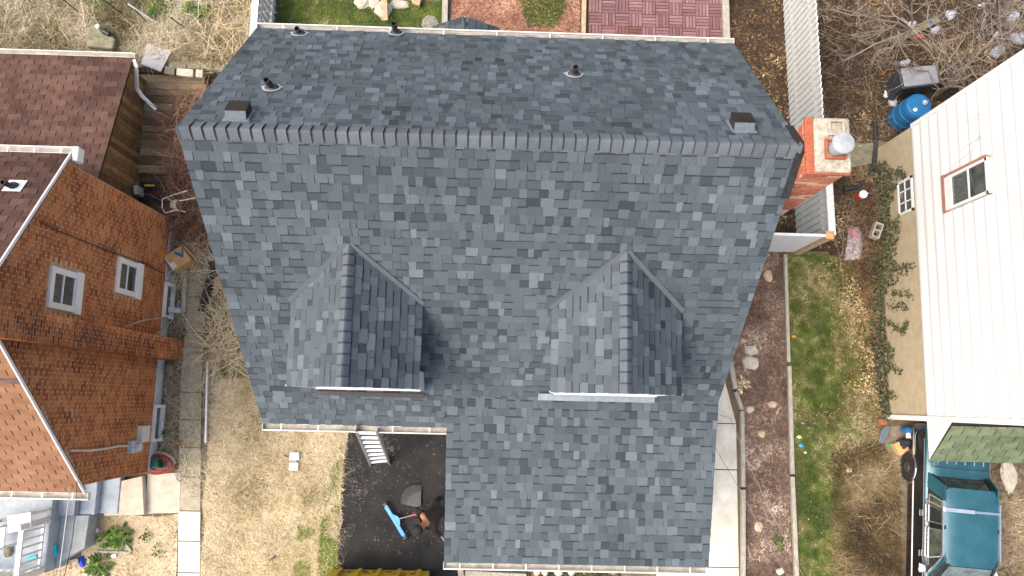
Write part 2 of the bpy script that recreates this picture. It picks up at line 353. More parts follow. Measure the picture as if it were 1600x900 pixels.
# patio of red slatted tiles
pat = poly_sheet('patio', [(1.9, 6.3), (5.02, 6.3), (5.02, 11.5), (1.9, 11.5)], .01, mat('patio_gap', (.05, .02, .02), (.08, .03, .03)))
TILE = mat('red_deck_tile', None, tone=[(0, (.14, .067, .068)), (.5, (.192, .098, .098)), (1, (.24, .132, .132))], ns=12, nv=.15, rough=.75)
TBRN = mat('browned_deck_tile', None, tone=[(0, (.12, .046, .04)), (1, (.18, .078, .066))], ns=12, nv=.2, rough=.8)
tp = .309
for i in range(10):
    for j in range(12):
        x, y = 1.93 + i * tp, 7.0 + j * tp
        if not visible((x, y, 0), 60): continue
        mb = MB()
        for k in range(4):
            o = .004 + k * tp / 4; tn = random.random()
            if (i + j) % 2: mb.box((x + .004, y + o, .012), (x + tp - .004, y + o + tp / 4 - .014, .034), tn)
            else: mb.box((x + o, y + .004, .012), (x + o + tp / 4 - .014, y + tp - .004, .034), tn)
        mb.build('tile', TBRN if (i in (2, 3) and j == 4) else TILE, pat)
# ------------------------------------------------------------------ ground cover
def dry_d(x, y, f): return .9
def near_drive(x): return 1 if x > -3.6 else 0
scatter('dry_grass', DRY, 44000, BL_LAWN, 'blade', (.035, .12), 'short straw coloured grass covering the lawn before the house', 'grass', seed=3, pn=1.3, tbias=.22, tamp=.5, lean=.97, wid=.0045)
gp = [(-3.95, -2.2), (-3.2, -1.3), (-3.13, -3.8), (-4.0, -3.8)]
scatter('green_grass', gp, 9000, BL_BRT, 'blade', (.03, .09), 'patchy green grass along the driveway edge', 'grass', seed=4, pn=1.8, hf=.15, tbias=.02, tamp=.4, lean=.93, wid=.005, dens=lambda x, y, f: max(0, min(1, (.38 if x > -3.5 else .0) + .9 * f)) * (1 if y < -2.3 else .3))
scatter('side_grass', SLAWN, 52000, BL_GRN, 'blade', (.035, .085), 'green and yellow grass between mulch bed and white house', 'grass', seed=5, pn=1.15, tbias=-.10, tamp=.85, lean=.93, wid=.0055, hf=.75, dens=lambda x, y, f: max(.25, min(1, .8 + .9 * noise.noise((x * 2.3, y * 2.3, 9)))))
BRN = [(7.15, -.9), (8.3, -.7), (8.62, -1.2), (8.55, -5), (7.0, -5), (7.2, -2.2)]
scatter('dead_grass', BRN, 15000, BL_DEAD, 'blade', (.06, .2), 'tangle of dead brown grass beside the parked car', 'grass', seed=6, pn=1.1, tbias=-.2, tamp=.7, lean=1.0, wid=.005)
scatter('dead_grass', [(10.05, -.8), (12.3, -.8), (12.3, -5), (9.95, -5)], 9000, BL_DEAD, 'blade', (.05, .14), 'dead grass on the far side of the parked car', 'grass', seed=16, pn=1.3, tbias=0, tamp=.6, lean=1.0, wid=.006)
scatter('back_grass', [(-5.1, 7.4), (-1.4, 7.4), (-1.4, 10), (-5.1, 10)], 20000, BL_BRT, 'blade', (.04, .11), 'green lawn behind the rear gutter', 'grass', seed=7, pn=1.0, tbias=-.02, tamp=.8, lean=.9, wid=.006)
scatter('grass_tuft', [(.55, 8.5), (1.2, 8.45), (1.4, 9.0), (1.3, 9.6), (.5, 9.6), (.35, 9.0)], 3800, BL_BRT, 'blade', (.05, .12), 'green grass patch in the red mulch', 'grass', seed=8, tbias=-.24, tamp=.4, lean=.9, wid=.006)
scatter('weeds', [(-12.6, 7.2), (-5.3, 7.2), (-5.3, 10.2), (-12.6, 10.2)], 52000, BL_WEED, 'blade', (.06, .2), 'matted straw weeds in the yard behind the brick house', 'weeds', z=.4, seed=9, pn=1.0, tbias=.12, tamp=.8, lean=1.0, wid=.0055)
scatter('green_weeds', [(-9.6, 8.3), (-5.4, 8.3), (-5.4, 10.2), (-9.6, 10.2)], 11000, BL_GRN, 'blade', (.06, .14), 'green weeds scattered through the straw', 'weeds', z=.4, seed=10, pn=1.6, tbias=-.25, tamp=.4, lean=.9, wid=.007, dens=lambda x, y, f: max(0, 2.4 * f - .2))
scatter('front_weeds', LEFTF, 11000, BL_LAWN, 'blade', (.03, .08), 'thin straw and weeds before the grey porch', 'grass', seed=11, pn=1.8, tbias=.08, tamp=.5, lean=.97, wid=.005)
scatter('mulch_chips', MULR, 24000, CHIP, 'chip', (.025, .085), 'purple brown bark mulch beside the concrete path', 'mulch', seed=12, pn=1.5, tamp=.4, tbias=.04)
scatter('mulch_chips', [(-1.2, 7.6), (1.72, 7.6), (1.72, 9.9), (-1.2, 9.9)], 15000, RCHIP, 'chip', (.025, .085), 'reddish bark mulch between lawn and patio', 'mulch', seed=13, pn=1.5, tamp=.35, tbias=.05)
def sst(a): a = max(0, min(1, a)); return a * a * (3 - 2 * a)
def bank(x, y): return .42 * sst((x - 7.9) / .45) * sst((y - 2.5) / 1.7) * (1 - sst((y - 4.7) / .8)) * (1 if x < 8.45 else 0)
mb = MB(); NX, NY = 16, 40
for j in range(NY + 1):
    for i in range(NX + 1):
        x, y = 7.3 + (8.43 - 7.3) * i / NX, 2.4 + (6.2 - 2.4) * j / NY; mb.v.append((x, y, bank(x, y) + .03 * noise.noise((x * 4, y * 4, 2)) - .004))
mb.f = [(j * (NX + 1) + i, j * (NX + 1) + i + 1, (j + 1) * (NX + 1) + i + 1, (j + 1) * (NX + 1) + i) for j in range(NY) for i in range(NX)]; mb.t = [.5] * len(mb.f)
mb.build('bank', LITS, kind='structure')
scatter('leaf_litter', [(7.85, 2.4), (8.4, 2.4), (8.4, 5.6), (7.85, 5.6)], 5000, LEAF, 'leaf', (.02, .07), 'brown leaves on the bank against the white house', 'leaves', seed=34, pn=1.4, tamp=.5, zfun=bank)
scatter('leaf_litter', [(4.2, 3.5), (8.38, 3.5), (8.38, 5.85), (12.9, 5.95), (12.9, 10.4), (5.2, 10.4), (5.2, 6)], 30000, LEAF, 'leaf', (.02, .085), 'brown fallen leaves covering the ground behind the fence', 'leaves', seed=14, pn=.9, tamp=.7, tbias=-.08)
scatter('leaf_litter', [(7.3, 3.4), (8.36, 3.4), (8.36, -.2), (8.12, -.2), (7.95, 1.5), (7.6, 2.4)], 6500, LEAF, 'leaf', (.02, .06), 'brown leaves along the foot of the white house', 'leaves', seed=15, pn=1.5, tamp=.5, tbias=-.15)
scatter('court_litter', [(-8.0, 7.1), (-4.2, 7.1), (-3.9, 3.0), (-6.2, 2.6), (-7, 3.5)], 14000, LEAF, 'chip', (.03, .12), 'dry twigs and leaves in the court between the houses', 'leaves', seed=17, pn=1.2, tamp=.5, tbias=.02)
scatter('path_straw', [(-6.95, 3.2), (-5.9, 3.2), (-5.95, -2.3), (-6.9, -1.3)], 5200, BL_WEED, 'blade', (.06, .2), 'straw lying along the old sidewalk', 'straw', z=.012, seed=18, pn=2.5, tbias=.25, tamp=.3, lean=1.0, wid=.004, dens=lambda x, y, f: .9 if x < -6.63 else .30)
scatter('lawn_leaves', SLAWN, 3800, LEAF, 'leaf', (.02, .06), 'dead leaves and straw bits scattered on the side lawn', 'leaves', seed=35, pn=1.0, tamp=.4, tbias=.1, z=.03, dens=lambda x, y, f: max(.04, min(1, .2 + (x - 7.2) * .6 + .5 * f)))
scatter('lawn_straw', DRY, 5000, BL_WEED, 'blade', (.08, .2), 'longer dead stalks lying on the dry lawn', 'straw', seed=36, pn=1.5, tamp=.5, tbias=.0, lean=1.0, wid=.0035, dens=lambda x, y, f: max(.05, min(1, .3 + f)))
DEB = mat('drive_debris', None, tone=[(0, (.035, .032, .03)), (.6, (.13, .115, .095)), (1, (.40, .37, .32))], rough=.9)
scatter('shingle_debris', [(-3.2, -.75), (-2.0, -.7), (-1.9, -1.3), (-2.6, -2.0), (-3.1, -3.7), (-3.25, -3.7)], 2600, DEB, 'chip', (.005, .026), 'pale grit and shingle scraps strewn on the driveway edge', 'debris', seed=19, pn=2, tamp=.5, dens=lambda x, y, f: max(.05, min(1, .35 - (x + 3.1) * .45 + f)))
scatter('shingle_debris', [(-2.9, -.72), (-.9, -.72), (-.9, -3.2), (-2.9, -3.2)], 420, DEB, 'chip', (.006, .03), 'sparse pale scraps across the black driveway', 'debris', seed=20, pn=2, tamp=.5, tbias=.2)
# ------------------------------------------------------------------ shingle / brick fields
def shingle_field(O, U, Vv, N, vlen, e, rng, style, seed, skip=None, hb=0.0, wr=(.075, .21), tbl=None):
    """list of (verts, faces, tone) for every tab of a roof plane"""
    rnd = random.Random(seed); out = []; O, U, Vv, N = V(O), V(U).normalized(), V(Vv).normalized(), V(N).normalized()
    k = 0; v = 0.0
    while v < vlen - .03:
        v1 = min(v + e, vlen)
        for (a, b) in rng(v + e * .5):
            u = a; proud = rnd.random() < .5
            if style == '3tab': u = a - (.155 if k % 2 else 0) - rnd.uniform(0, .012)
            while u < b - .012:
                wd = rnd.uniform(*wr) if style == 'lam' else .305
                g = 0 if style == 'lam' else .008
                ua, ub = max(u + g, a), min(u + wd - g, b)
                if b - ub < .05 and style == 'lam': ub = b; wd = b - u + .001
                u += wd
                if ub - ua < .012: continue
                c = O + U * ((ua + ub) / 2) + Vv * ((v + v1) / 2)
                if skip and skip(c): proud = not proud; continue
                if style == 'lam':
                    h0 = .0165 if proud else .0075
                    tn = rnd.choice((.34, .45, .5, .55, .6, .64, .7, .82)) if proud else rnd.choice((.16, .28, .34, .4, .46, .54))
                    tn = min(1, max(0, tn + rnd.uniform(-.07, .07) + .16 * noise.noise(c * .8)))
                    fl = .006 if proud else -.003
                    proud = not proud if rnd.random() < .72 else proud
                else:
                    h0 = .009; tn = min(1, max(0, .5 + rnd.uniform(-.25, .25) + .45 * noise.noise(c * .9))); fl = 0
                h0 += hb + rnd.uniform(-.0012, .0022); h1 = hb + .002 + rnd.uniform(0, .0006)
                jv = rnd.uniform(-.004, .004) if style == 'lam' else rnd.uniform(-.002, .002)
                if k == 0: jv = 0
                vt = min(v1 + .012, vlen)
                pt = lambda uu, vv, hh: O + U * uu + Vv * vv + N * hh
                vs = [pt(ua + fl, v + jv, h0), pt(ub - fl, v + jv, h0), pt(ub, vt, h1), pt(ua, vt, h1), pt(ua + fl, v + jv, hb - .002), pt(ub - fl, v + jv, hb - .002)]
                if style == 'lam' and h0 - hb < .012 and rnd.random() < .85:
                    vb = v1 - rnd.uniform(.022, .032); hm = h1 + (h0 - h1) * (vt - vb) / (vt - v); vs += [pt(ub, vb, hm), pt(ua, vb, hm)]
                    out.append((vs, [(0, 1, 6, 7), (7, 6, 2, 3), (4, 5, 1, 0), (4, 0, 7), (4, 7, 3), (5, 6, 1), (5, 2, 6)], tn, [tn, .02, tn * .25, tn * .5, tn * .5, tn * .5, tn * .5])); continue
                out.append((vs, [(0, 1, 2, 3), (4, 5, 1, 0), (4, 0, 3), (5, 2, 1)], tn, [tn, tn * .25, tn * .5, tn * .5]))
        v += e; k += 1
    return out
def addit(mb, it):
    mb.add(*it[:3])
    if len(it) > 3: mb.t[-len(it[1]):] = it[3]
def emit(fields, single, field, top=300):
    """fields: [(part, material, [(verts, faces, tone)...])]; the largest in view become single pieces"""
    al = []
    for pi, (part, m, fl) in enumerate(fields):
        for it in fl:
            a = projarea(it[0][:4]) if visible(it[0][0]) else 0
            al.append((a, pi, it))
    al.sort(key=lambda q: -q[0])
    rest = {}
    for n, (a, pi, it) in enumerate(al):
        part, m, _ = fields[pi]
        if n < top:
            mb = MB(); addit(mb, it)
            o = mb.build(single, m, part)
            if 'tone' not in o.data.attributes:
                at = o.data.attributes.new('tone', 'FLOAT', 'FACE'); at.data.foreach_set('value', mb.t)
        else: addit(rest.setdefault(pi, MB()), it)
    for pi, mb in rest.items(): mb.build(field, fields[pi][1], fields[pi][0], kind='stuff')
def gutter(root, a, b, out, w=.105, h=.09, hang=.75, name='gutter', m=None, up=V((0, 0, 1)), ends=True):
    """open K-style trough from a to b; out = outward horizontal direction"""
    a, b, o = V(a), V(b), V(out).normalized(); mb = MB(); th = .004
    prof = [(0, 0), (0, -h), (w * .8, -h), (w, -h * .45), (w, .004), (w - .02, .004), (w - .02, -.006), (w - .008, -.006), (w - .008, -h * .4), (w * .78, -h + .006), (.006, -h + .006), (.006, 0)]
    va = [a + o * p + up * q for p, q in prof]; vb = [b + o * p + up * q for p, q in prof]; n = len(prof)
    mb.add(va + vb, [(i, (i + 1) % n, n + (i + 1) % n, n + i) for i in range(n)])
    if ends:
        for e0 in (a, b):
            mb.prism([e0, e0 - up * h, e0 - up * h + o * w * .8, e0 + o * w - up * h * .45, e0 + o * w + up * .004], (b - a).normalized() * .006)
    g = mb.build(name, m or GUT, root)
    L = (b - a).length; k = max(1, int(L / hang))
    f = MB(); f.face([a + o * .007 - up * (h - .009), b + o * .007 - up * (h - .009), b + o * w * .78 - up * (h - .009), a + o * w * .78 - up * (h - .009)])
    f.build('trough_dirt', GUTIN, g)
    for i in range(k):
        p = a.lerp(b, (i + .5) / k); q = MB(); q.bar(p - o * .01 + up * .012, p + o * (w - .004) + up * .012, .016, .006); q.build('gutter_hanger', WHT, g)
    return g
def ridge_caps(part, a, b, sl1, sl2, e=.143, half=.14, m=None, flip=False):
    """overlapping bent caps from a to b; sl1, sl2 unit vectors down each slope"""
    a, b = V(a), V(b); d = (b - a).normalized(); n = int((b - a).length / e); up = -(sl1 + sl2).normalized(); i = 0
    for i in range(n):
        p0 = a + d * (i * e); p1 = p0 + d * (e + .03)
        if i == n - 1: p1 = b.copy()
        mb = MB(); tn = random.random(); hf = half + random.uniform(-.006, .006)
        if flip: h0, h1 = .012, .046
        else: h0, h1 = .046, .012
        def prof(p, h): return [p + sl1 * hf + up * h * .45, p + sl1 * hf * .5 + up * h, p + sl1 * .03 + up * (h + .004), p + up * (h - .004 + .002), p + sl2 * .03 + up * (h + .004), p + sl2 * hf * .5 + up * h, p + sl2 * hf + up * h * .45]
        A, B = prof(p0, h0), prof(p1, h1); k = len(A); qd = p0 + d * .052; D_ = prof(qd, h0 + (h1 - h0) * .052 / (e + .03))
        if not flip:
            f_ = (e - .024) / (e + .03); D2 = prof(p0 + d * (e - .024), h0 + (h1 - h0) * f_)
            if i < n - 1: mb.add(D2 + B, [(j, j + 1, k + j + 1, k + j) for j in range(k - 1)], 0.0); B = D2
        if flip: mb.add(A + D_, [(j, j + 1, k + j + 1, k + j) for j in range(k - 1)], 0.0); A = D_
        dn = [q - up * .04 for q in (B if flip else A)]
        mb.add(A + B + dn, [(j, j + 1, k + j + 1, k + j) for j in range(k - 1)] + [((k if flip else 0) + j, (k if flip else 0) + j + 1, 2 * k + j + 1, 2 * k + j) for j in range(k - 1)], tn)
        mb.t = ([.12] * (k - 1) if flip or i < n - 1 else []) + [.25 + .7 * tn] * (k - 1) + [0.0] * (k - 1)  # first faces: overlapping cap's shadow painted as a dark strip
        mb.build('ridge_cap', m or CAPM, part)
# ------------------------------------------------------------------ the re-roofed house
XL, XR, YR, ZR = HX0, HX1, 3.208, 7.394
KF, KB = 1.2, .9907
YF, YB = -.463, 5.8065
ZF, ZB = ZR - (YR - YF) * KF, ZR - (YB - YR) * KB
EX0, EY0, EZ0, EY1, EZ1 = -.772, .06, 3.616, -2.73, 2.872
house = thing('house', (0, 0, 0), 'house with new slate grey shingle roof, two dormers and a brick chimney', 'house')
mb = MB()
def zroof(y): return (ZR - (YR - y) * KF if y < YR else ZR - (y - YR) * KB) - .12
prof = [(-.2, 0), (5.55, 0), (5.55, zroof(5.55)), (YR, zroof(YR)), (-.2, zroof(-.2))]
mb.prism([(XL + .2, y, z) for y, z in prof][::-1], (XR - XL - .45, 0, 0))
mb.build('wall', HSID, house)
mb = MB(); mb.box((EX0 + .15, -2.5, 0), (XR - .25, -.2, 2.7)); mb.build('porch_wall', HSID, house)
sF = V((0, 1, KF)).normalized(); nF = V((0, -KF, 1)).normalized()
sB = V((0, -1, KB)).normalized(); nB = V((0, KB, 1)).normalized()
mb = MB(); mb.prism([(XL, YF, ZF - .002), (XR, YF, ZF - .002), (XR, YR, ZR - .002), (XL, YR, ZR - .002)], -nF * .05); mb.prism
roofF = mb.build('roof_slope', DECK, house)
mb = MB(); mb.prism([(XR, YB, ZB - .002), (XL, YB, ZB - .002), (XL, YR, ZR - .002), (XR, YR, ZR - .002)], -nB * .05)
roofB = mb.build('roof_slope', DECK, house)
sE = V((0, EY0 - EY1, EZ0 - EZ1)); LE = sE.length; sE.normalize(); nE = V((0, -(EZ0 - EZ1), EY0 - EY1)).normalized()
mb = MB(); mb.prism([(EX0, EY1, EZ1 - .002), (XR, EY1, EZ1 - .002), (XR, EY0, EZ0 - .002), (EX0, EY0, EZ0 - .002)], -nE * .09)
mb.prism([(EX0 + .02, EY0, EZ0 - .01), (EX0 + .02, YF, ZF - .01), (EX0 + .02, YF, EZ0 - (EY0 - YF) * (EZ0 - EZ1) / (EY0 - EY1) - .01)], (.03, 0, 0))
roofE = mb.build('porch_roof', DECK, house)
DX = (-2.06, 1.785); DHW = .95; DZE, DZR = 5.2, 6.05; DY0 = .14
def main_y(z): return YR - (ZR - z) / KF
def skipF(c):
    if c.y < EY0 - .10 and c.x > EX0 + .02: return True
    for xc in DX:
        if abs(c.x - xc) < .82 and .3 < c.y < main_y(DZE + .1): return True
        if c.y >= main_y(DZE) and c.z < DZR - .05 - abs(c.x - xc) * (DZR - DZE) / DHW and abs(c.x - xc) < DHW: return True
    return False
fields = []
LF = math.hypot(YR - YF, ZR - ZF); LB = math.hypot(YB - YR, ZR - ZB)
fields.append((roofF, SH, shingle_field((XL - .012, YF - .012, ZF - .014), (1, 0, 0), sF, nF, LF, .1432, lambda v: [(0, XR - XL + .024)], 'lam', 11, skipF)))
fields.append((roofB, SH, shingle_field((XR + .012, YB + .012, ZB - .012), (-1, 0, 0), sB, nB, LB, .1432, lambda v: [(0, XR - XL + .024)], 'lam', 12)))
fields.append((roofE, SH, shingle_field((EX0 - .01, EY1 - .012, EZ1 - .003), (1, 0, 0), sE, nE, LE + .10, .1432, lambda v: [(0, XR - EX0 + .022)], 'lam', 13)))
# dormers
for di, xc in enumerate(DX):
    mb = MB(); yw = .17; hw = .84
    for s in (-1, 1):      # cheeks
        x = xc + s * hw
        mb.prism([(x, yw, YR and (ZR - (YR - yw) * KF) - .1), (x, yw, DZE + .08), (x, main_y(DZE + .08), DZE + .08)], (-s * .05, 0, 0))
    zb = ZR - (YR - yw) * KF - .1
    mb.prism([(xc - hw, yw, zb), (xc + hw, yw, zb), (xc + hw, yw, DZE + .08), (xc, yw, DZR - .06), (xc - hw, yw, DZE + .08)], (0, .05, 0))
    dm = mb.build('dormer', mat('dormer_wall', (.34, .37, .39), (.42, .45, .47), ns=4, rough=.7), house)
    sl = math.hypot(DHW, DZR - DZE)
    for s in (-1, 1):
        up = V((-s * DHW, 0, DZR - DZE)).normalized(); nr = V((s * (DZR - DZE), 0, DHW)).normalized()
        y1e, y1r = main_y(DZE) + .05, main_y(DZR) + .05
        mb = MB(); mb.prism([(xc + s * DHW, DY0, DZE - .002), (xc + s * DHW, y1e, DZE - .002), (xc, y1r, DZR - .002), (xc, DY0, DZR - .002)], -nr * .04)
        rs = mb.build('dormer_roof', DECK, dm)
        O = V((xc + s * DHW, DY0 - .008, DZE)) - up * .01
        if s < 0: U = V((0, 1, 0)); rg = lambda v: [(0, (main_y(DZE) + .02 - DY0) + v / sl * (main_y(DZR) - main_y(DZE)))]
        else: U = V((0, 1, 0)); rg = lambda v: [(0, (main_y(DZE) + .02 - DY0) + v / sl * (main_y(DZR) - main_y(DZE)))]
        fields.append((dm, SH, shingle_field(O, U, up, nr, sl, .132, rg, 'lam', 20 + di * 2 + s, wr=(.09, .28))))
        # closed-cut strip of shingle along the valley
        a, b = V((xc + s * (DHW + .02), main_y(DZE), DZE + .01)), V((xc, main_y(DZR), DZR + .012))
        mb = MB(); q = nF * .012 + nr * .012; wv = (b - a).normalized().cross(nF).normalized() * .05 * s
        mb.face([a + q - wv * .5, a + q + wv, b + q + wv, b + q - wv * .5], .55); mb.t = [.551]
        mb.build('valley_strip', CAPM, dm)
        mb = MB(); mb.bar((xc + s * (DHW - .0), DY0 + .006, DZE - .06), (xc, DY0 + .006, DZR - .06), .02, .09); mb.build('rake_board', WHT, dm)
    ridge_caps(dm, (xc, DY0 - .01, DZR + .012), (xc, main_y(DZR) + .02, DZR + .012), V((-DHW, 0, -(DZR - DZE))).normalized(), V((DHW, 0, -(DZR - DZE))).normalized(), e=.152, half=.115)
    mb = MB(); mb.box((xc - hw + .02, .118, 3.86), (xc + hw + .02, .172, 3.95)); mb.build('window_sill', WHT, dm)
    mb = MB(); mb.box((xc + (.8), .135, 3.8), (xc + (.915 if di == 0 else .865), yw + .25, DZE - .05)); mb.build('corner_board', WHT, dm); mb = MB(); mb.box((xc - .865, .135, 3.8), (xc - .8, yw + .25, DZE)); mb.build('corner_board', WHT, dm)
    mb = MB(); mb.box((xc - .42, .15, 4.15), (xc + .42, .168, 5.2)); mb.build('window_frame', WHT, dm)
    mb = MB(); mb.box((xc - .36, .143, 4.2), (xc - .02, .149, 5.15)); mb.build('pane', GLS, dm); mb = MB(); mb.box((xc + .02, .143, 4.2), (xc + .36, .143 + .006, 5.15)); mb.build('pane', GLS, dm)
    mb = MB(); m0 = Matrix.Translation((xc, .12, ZR - (YR - .12) * KF + .085))
    if di == 0: mb.bar((xc - .86, .055, 3.69), (xc + .9, .045, 3.69), .07, .035); mb.build('apron_flashing', BLK, dm)
    else:
        rx = math.atan(KF); m0 = m0 @ Matrix.Rotation(rx * .35, 4, 'X'); mb.box((-1.06, -.10, -.012), (.86, .012, .012), .5, m0); mb.build('apron_flashing', FLASH, dm)
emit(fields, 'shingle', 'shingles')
ridge_caps(roofF, (XL - .02, YR, ZR + .01), (XR + .0, YR, ZR + .01), V((0, -1, -KF)).normalized(), V((0, 1, -KB)).normalized(), e=.1475, half=.17, flip=True)
# gutters
gutter(house, (XL - .01, YB + .015, ZB - .015), (XR + .01, YB + .015, ZB - .015), (0, 1, 0), w=.10, hang=.78)
gutter(house, (EX0 - .01, YF - .02, ZF - .02), (XL - .01, YF - .02, ZF - .02), (0, -1, 0), w=.12, hang=.62)
gutter(house, (EX0 - .02, EY1 - .012, EZ1 - .03), (XR - .02, EY1 - .012, EZ1 - .03), (0, -1, 0), w=.125, hang=.55)
for sx, x, y, z in ((1, XL + .12, YF - .1, ZF - .11), (1, XR - .15, EY1 - .1, EZ1 - .12), (1, XR - .05, YB + .08, ZB - .1)):
    mb = MB(); mb.box((x - .035, y - .03, .1), (x + .035, y + .03, z)); mb.build('downspout', WHT, house, bevel=.008)
# vents on the rear slope
def onback(px, py, h=0):
    d = ray(px, py); t = ((ZR + YR * KB) - CAMH) / (d.z + KB * d.y); return V((0, 0, CAMH)) + d * t
mS = Matrix((V((-1, 0, 0)), sB, nB)).transposed().to_4x4()
for px, py, hh in ((468, 54, .16), (619, 53, .30), (425, 139, .26), (897, 118, .24)):
    p = onback(px, py); m = mS.copy(); m.translation = p
    mb = MB(); mb.box((-.15, -.02, .016), (.15, .17 - .22, .021), .5, m); mb.lathe([(.128, .018), (.13, .022), (.09, .026)], 20, m=m)
    fl = mb.build('pipe_flashing', GALV, house)
    mb = MB(); mb.lathe([(.1, .02), (.095, .035), (.06, .06), (.045, .07)], 20, m=m); mb.build('rubber_boot', DKGREY, fl, smooth=True)
    mb = MB(); mb.lathe([(.043, -.02), (.043, hh), (.034, hh), (.034, hh - .08), (0, hh - .08)], 16, c=p + nB * .02); mb.build('vent_pipe', BLK, fl)
for px, py in ((374, 182), (1158, 200)):
    p = onback(px, py); m = mS.copy(); m.translation = p; m = m @ Matrix.Diagonal((.86, .86, .95, 1))
    mb = MB(); mb.box((-.19, -.2, .018), (.19, .21, .024), .5, m); bv = mb.build('box_vent', FLASH, house)
    mb = MB(); vs = [m @ V(q) for q in ((-.15, -.16, .02), (.15, -.16, .02), (.15, .16, .02), (-.15, .16, .02), (-.15, -.15, .15), (.15, -.15, .15), (.15, .11, .13), (-.15, .11, .13))]
    mb.add(vs, [(1, 2, 6, 5), (2, 3, 7, 6), (3, 0, 4, 7), (0, 1, 5, 4)]); mb.build('vent_throat', BLK, bv)
    mb = MB(); mb.prism([m @ V(q) for q in ((-.15, .162, .02), (.15, .162, .02), (.15, .118, .13), (-.15, .118, .13))], sB * .006); mb.build('vent_face', mat('vent_lit_grey', (.09, .108, .122), (.13, .15, .165), ns=20, rough=.85, spec=.1), bv)  # front of the black vent, painted lighter for the light it catches
    mb = MB(); vs = [m @ V(q) for q in ((-.155, -.165, .15), (.155, -.165, .15), (.155, .125, .132), (-.155, .125, .132), (-.155, -.165, .16), (.155, -.165, .16), (.155, .125, .142), (-.155, .125, .142))]
    mb.add(vs, [(0, 3, 2, 1), (4, 5, 6, 7), (0, 1, 5, 4), (1, 2, 6, 5), (2, 3, 7, 6), (3, 0, 4, 7)]); mb.build('vent_hood', mat('vent_black', (.012, .010, .009), (.022, .018, .015), rough=.5), bv)
# little gabled roof over the rear door
q0, ql, qr = P(727, 27, 3.2), P(684, 47, 2.8), P(783, 50, 2.8)
for s, qq in ((-1, ql), (1, qr)):
    xe = q0.x + s * .62; up = V((-s * .62, 0, .42)).normalized(); nr = V((s * .42, 0, .62)).normalized()
    mb = MB(); mb.prism([(xe, q0.y, 2.78), (xe, 5.5, 2.78), (q0.x, 5.5, 3.2), (q0.x, q0.y, 3.2)], -nr * .05); pr = mb.build('door_roof', DECK, house)
    O = V((xe, 6.4, 2.79)) - up * .02
    f = shingle_field(O, (0, 1, 0), up, nr, math.hypot(.62, .42), .14, lambda v: [(0, q0.y - 6.4 + .02)], 'lam', 40 + s); g = MB()
    for it in f: addit(g, it)
    g.build('shingles', SH, pr, kind='stuff')
# chimney of the house
CX0, CX1, CY0, CY1, CZ = 3.785, 4.275, 2.865, 3.535, 7.42
mb = MB(); mb.box((CX0 + .005, CY0 + .005, 0), (CX1 - .005, CY1 - .005, CZ)); chim = mb.build('chimney', mat('chimney_mortar', (.38, .26, .17), (.52, .40, .29), ns=20, rough=.95), house)
cz = 5.62; k = 0
while cz < CZ - .05:
    for (a, b, n) in (((CX0, CY0), (CX1, CY0), (0, -1)), ((CX1, CY0), (CX1, CY1), (1, 0)), ((CX1, CY1), (CX0, CY1), (0, 1)), ((CX0, CY1), (CX0, CY0), (-1, 0))):
        A, B = V((*a, cz)), V((*b, cz)); d = (B - A); L = d.length; d.normalize(); u = 0 if k % 2 else -.1
        while u < L - .02:
            u0, u1 = max(0, u), min(L, u + .205)
            if u1 - u0 > .03:
                m = Matrix((d, V((-n[0], -n[1], 0)), V((0, 0, 1)))).transposed().to_4x4(); m.translation = A; br = MB(); tn = random.choice((.1, .25, .4, .55, .62, .7, .95))
                br.box((u0 + .003, random.uniform(-.001, .002), .005), (u1 - .008, .08, .064), tn, m); br.t = [tn + .001] * 6
                br.build('brick', CBRK, chim)
            u += .21
    cz += .074; k += 1
mb = MB()
mb.box((CX0 - .03, CY0 - .03, CZ), (CX1 + .03, CY1 + .03, CZ + .055)); mb.build('brick_course', CBRK, chim, bevel=.012)
mb = MB(); mb.box((CX0 + .06, CY0 - .015, CZ + .05), (CX1 + .015, CY1 + .01, CZ + .12)); mb.build('crown', CCRN, chim, bevel=.03)
for (cx, cy, h, s) in ((4.10, 3.40, .17, .10), (4.08, 3.13, .17, .125)):
    mb = MB(); z0 = CZ + .1
    for (x0, y0, x1, y1) in ((-s, -s, s, -s + .025), (-s, s - .025, s, s), (-s, -s + .025, -s + .025, s - .025), (s - .025, -s + .025, s, s - .025)): mb.box((cx + x0, cy + y0, z0), (cx + x1, cy + y1, z0 + h - .1))
    fo = mb.build('flue_liner', CBRK if s > .11 else CCRN, chim)
    mb = MB(); mb.face([(cx - s, cy - s, z0 + .002), (cx + s, cy - s, z0 + .002), (cx + s, cy + s, z0 + .002), (cx - s, cy + s, z0 + .002)]); mb.build('flue_hole', BLK, fo)
mb = MB(); mb.lathe([(.10, CZ + .1), (.10, CZ + .34)], 24, c=(4.09, 3.14, 0)); mb.lathe([(.125, CZ + .33), (.13, CZ + .36), (.06, CZ + .375), (0, CZ + .38)], 24, c=(4.09, 3.14, 0)); mb.lathe([(.132, CZ + .325), (.136, CZ + .34), (.132, CZ + .35)], 24, c=(4.09, 3.14, 0))
mb.build('flue_cap', mat('cap_steel', (.27, .28, .29), (.38, .39, .40), ns=10, rough=.5, metal=.2), chim, smooth=False)
mb = MB()
for (ya, yb, k_) in ((2.70, YR, KF), (YR, 3.62, -KB)):
    za, zb2 = (ZR - (YR - ya) * KF if k_ > 0 else ZR), (ZR if k_ > 0 else ZR - (yb - YR) * KB)
    mb.prism([(XR - .055, ya, za + .03), (XR + .045, ya, za + .03), (XR + .045, yb, zb2 + .03), (XR - .055, yb, zb2 + .03)], (0, 0, .02))
mb.build('step_flashing', BLK, chim)
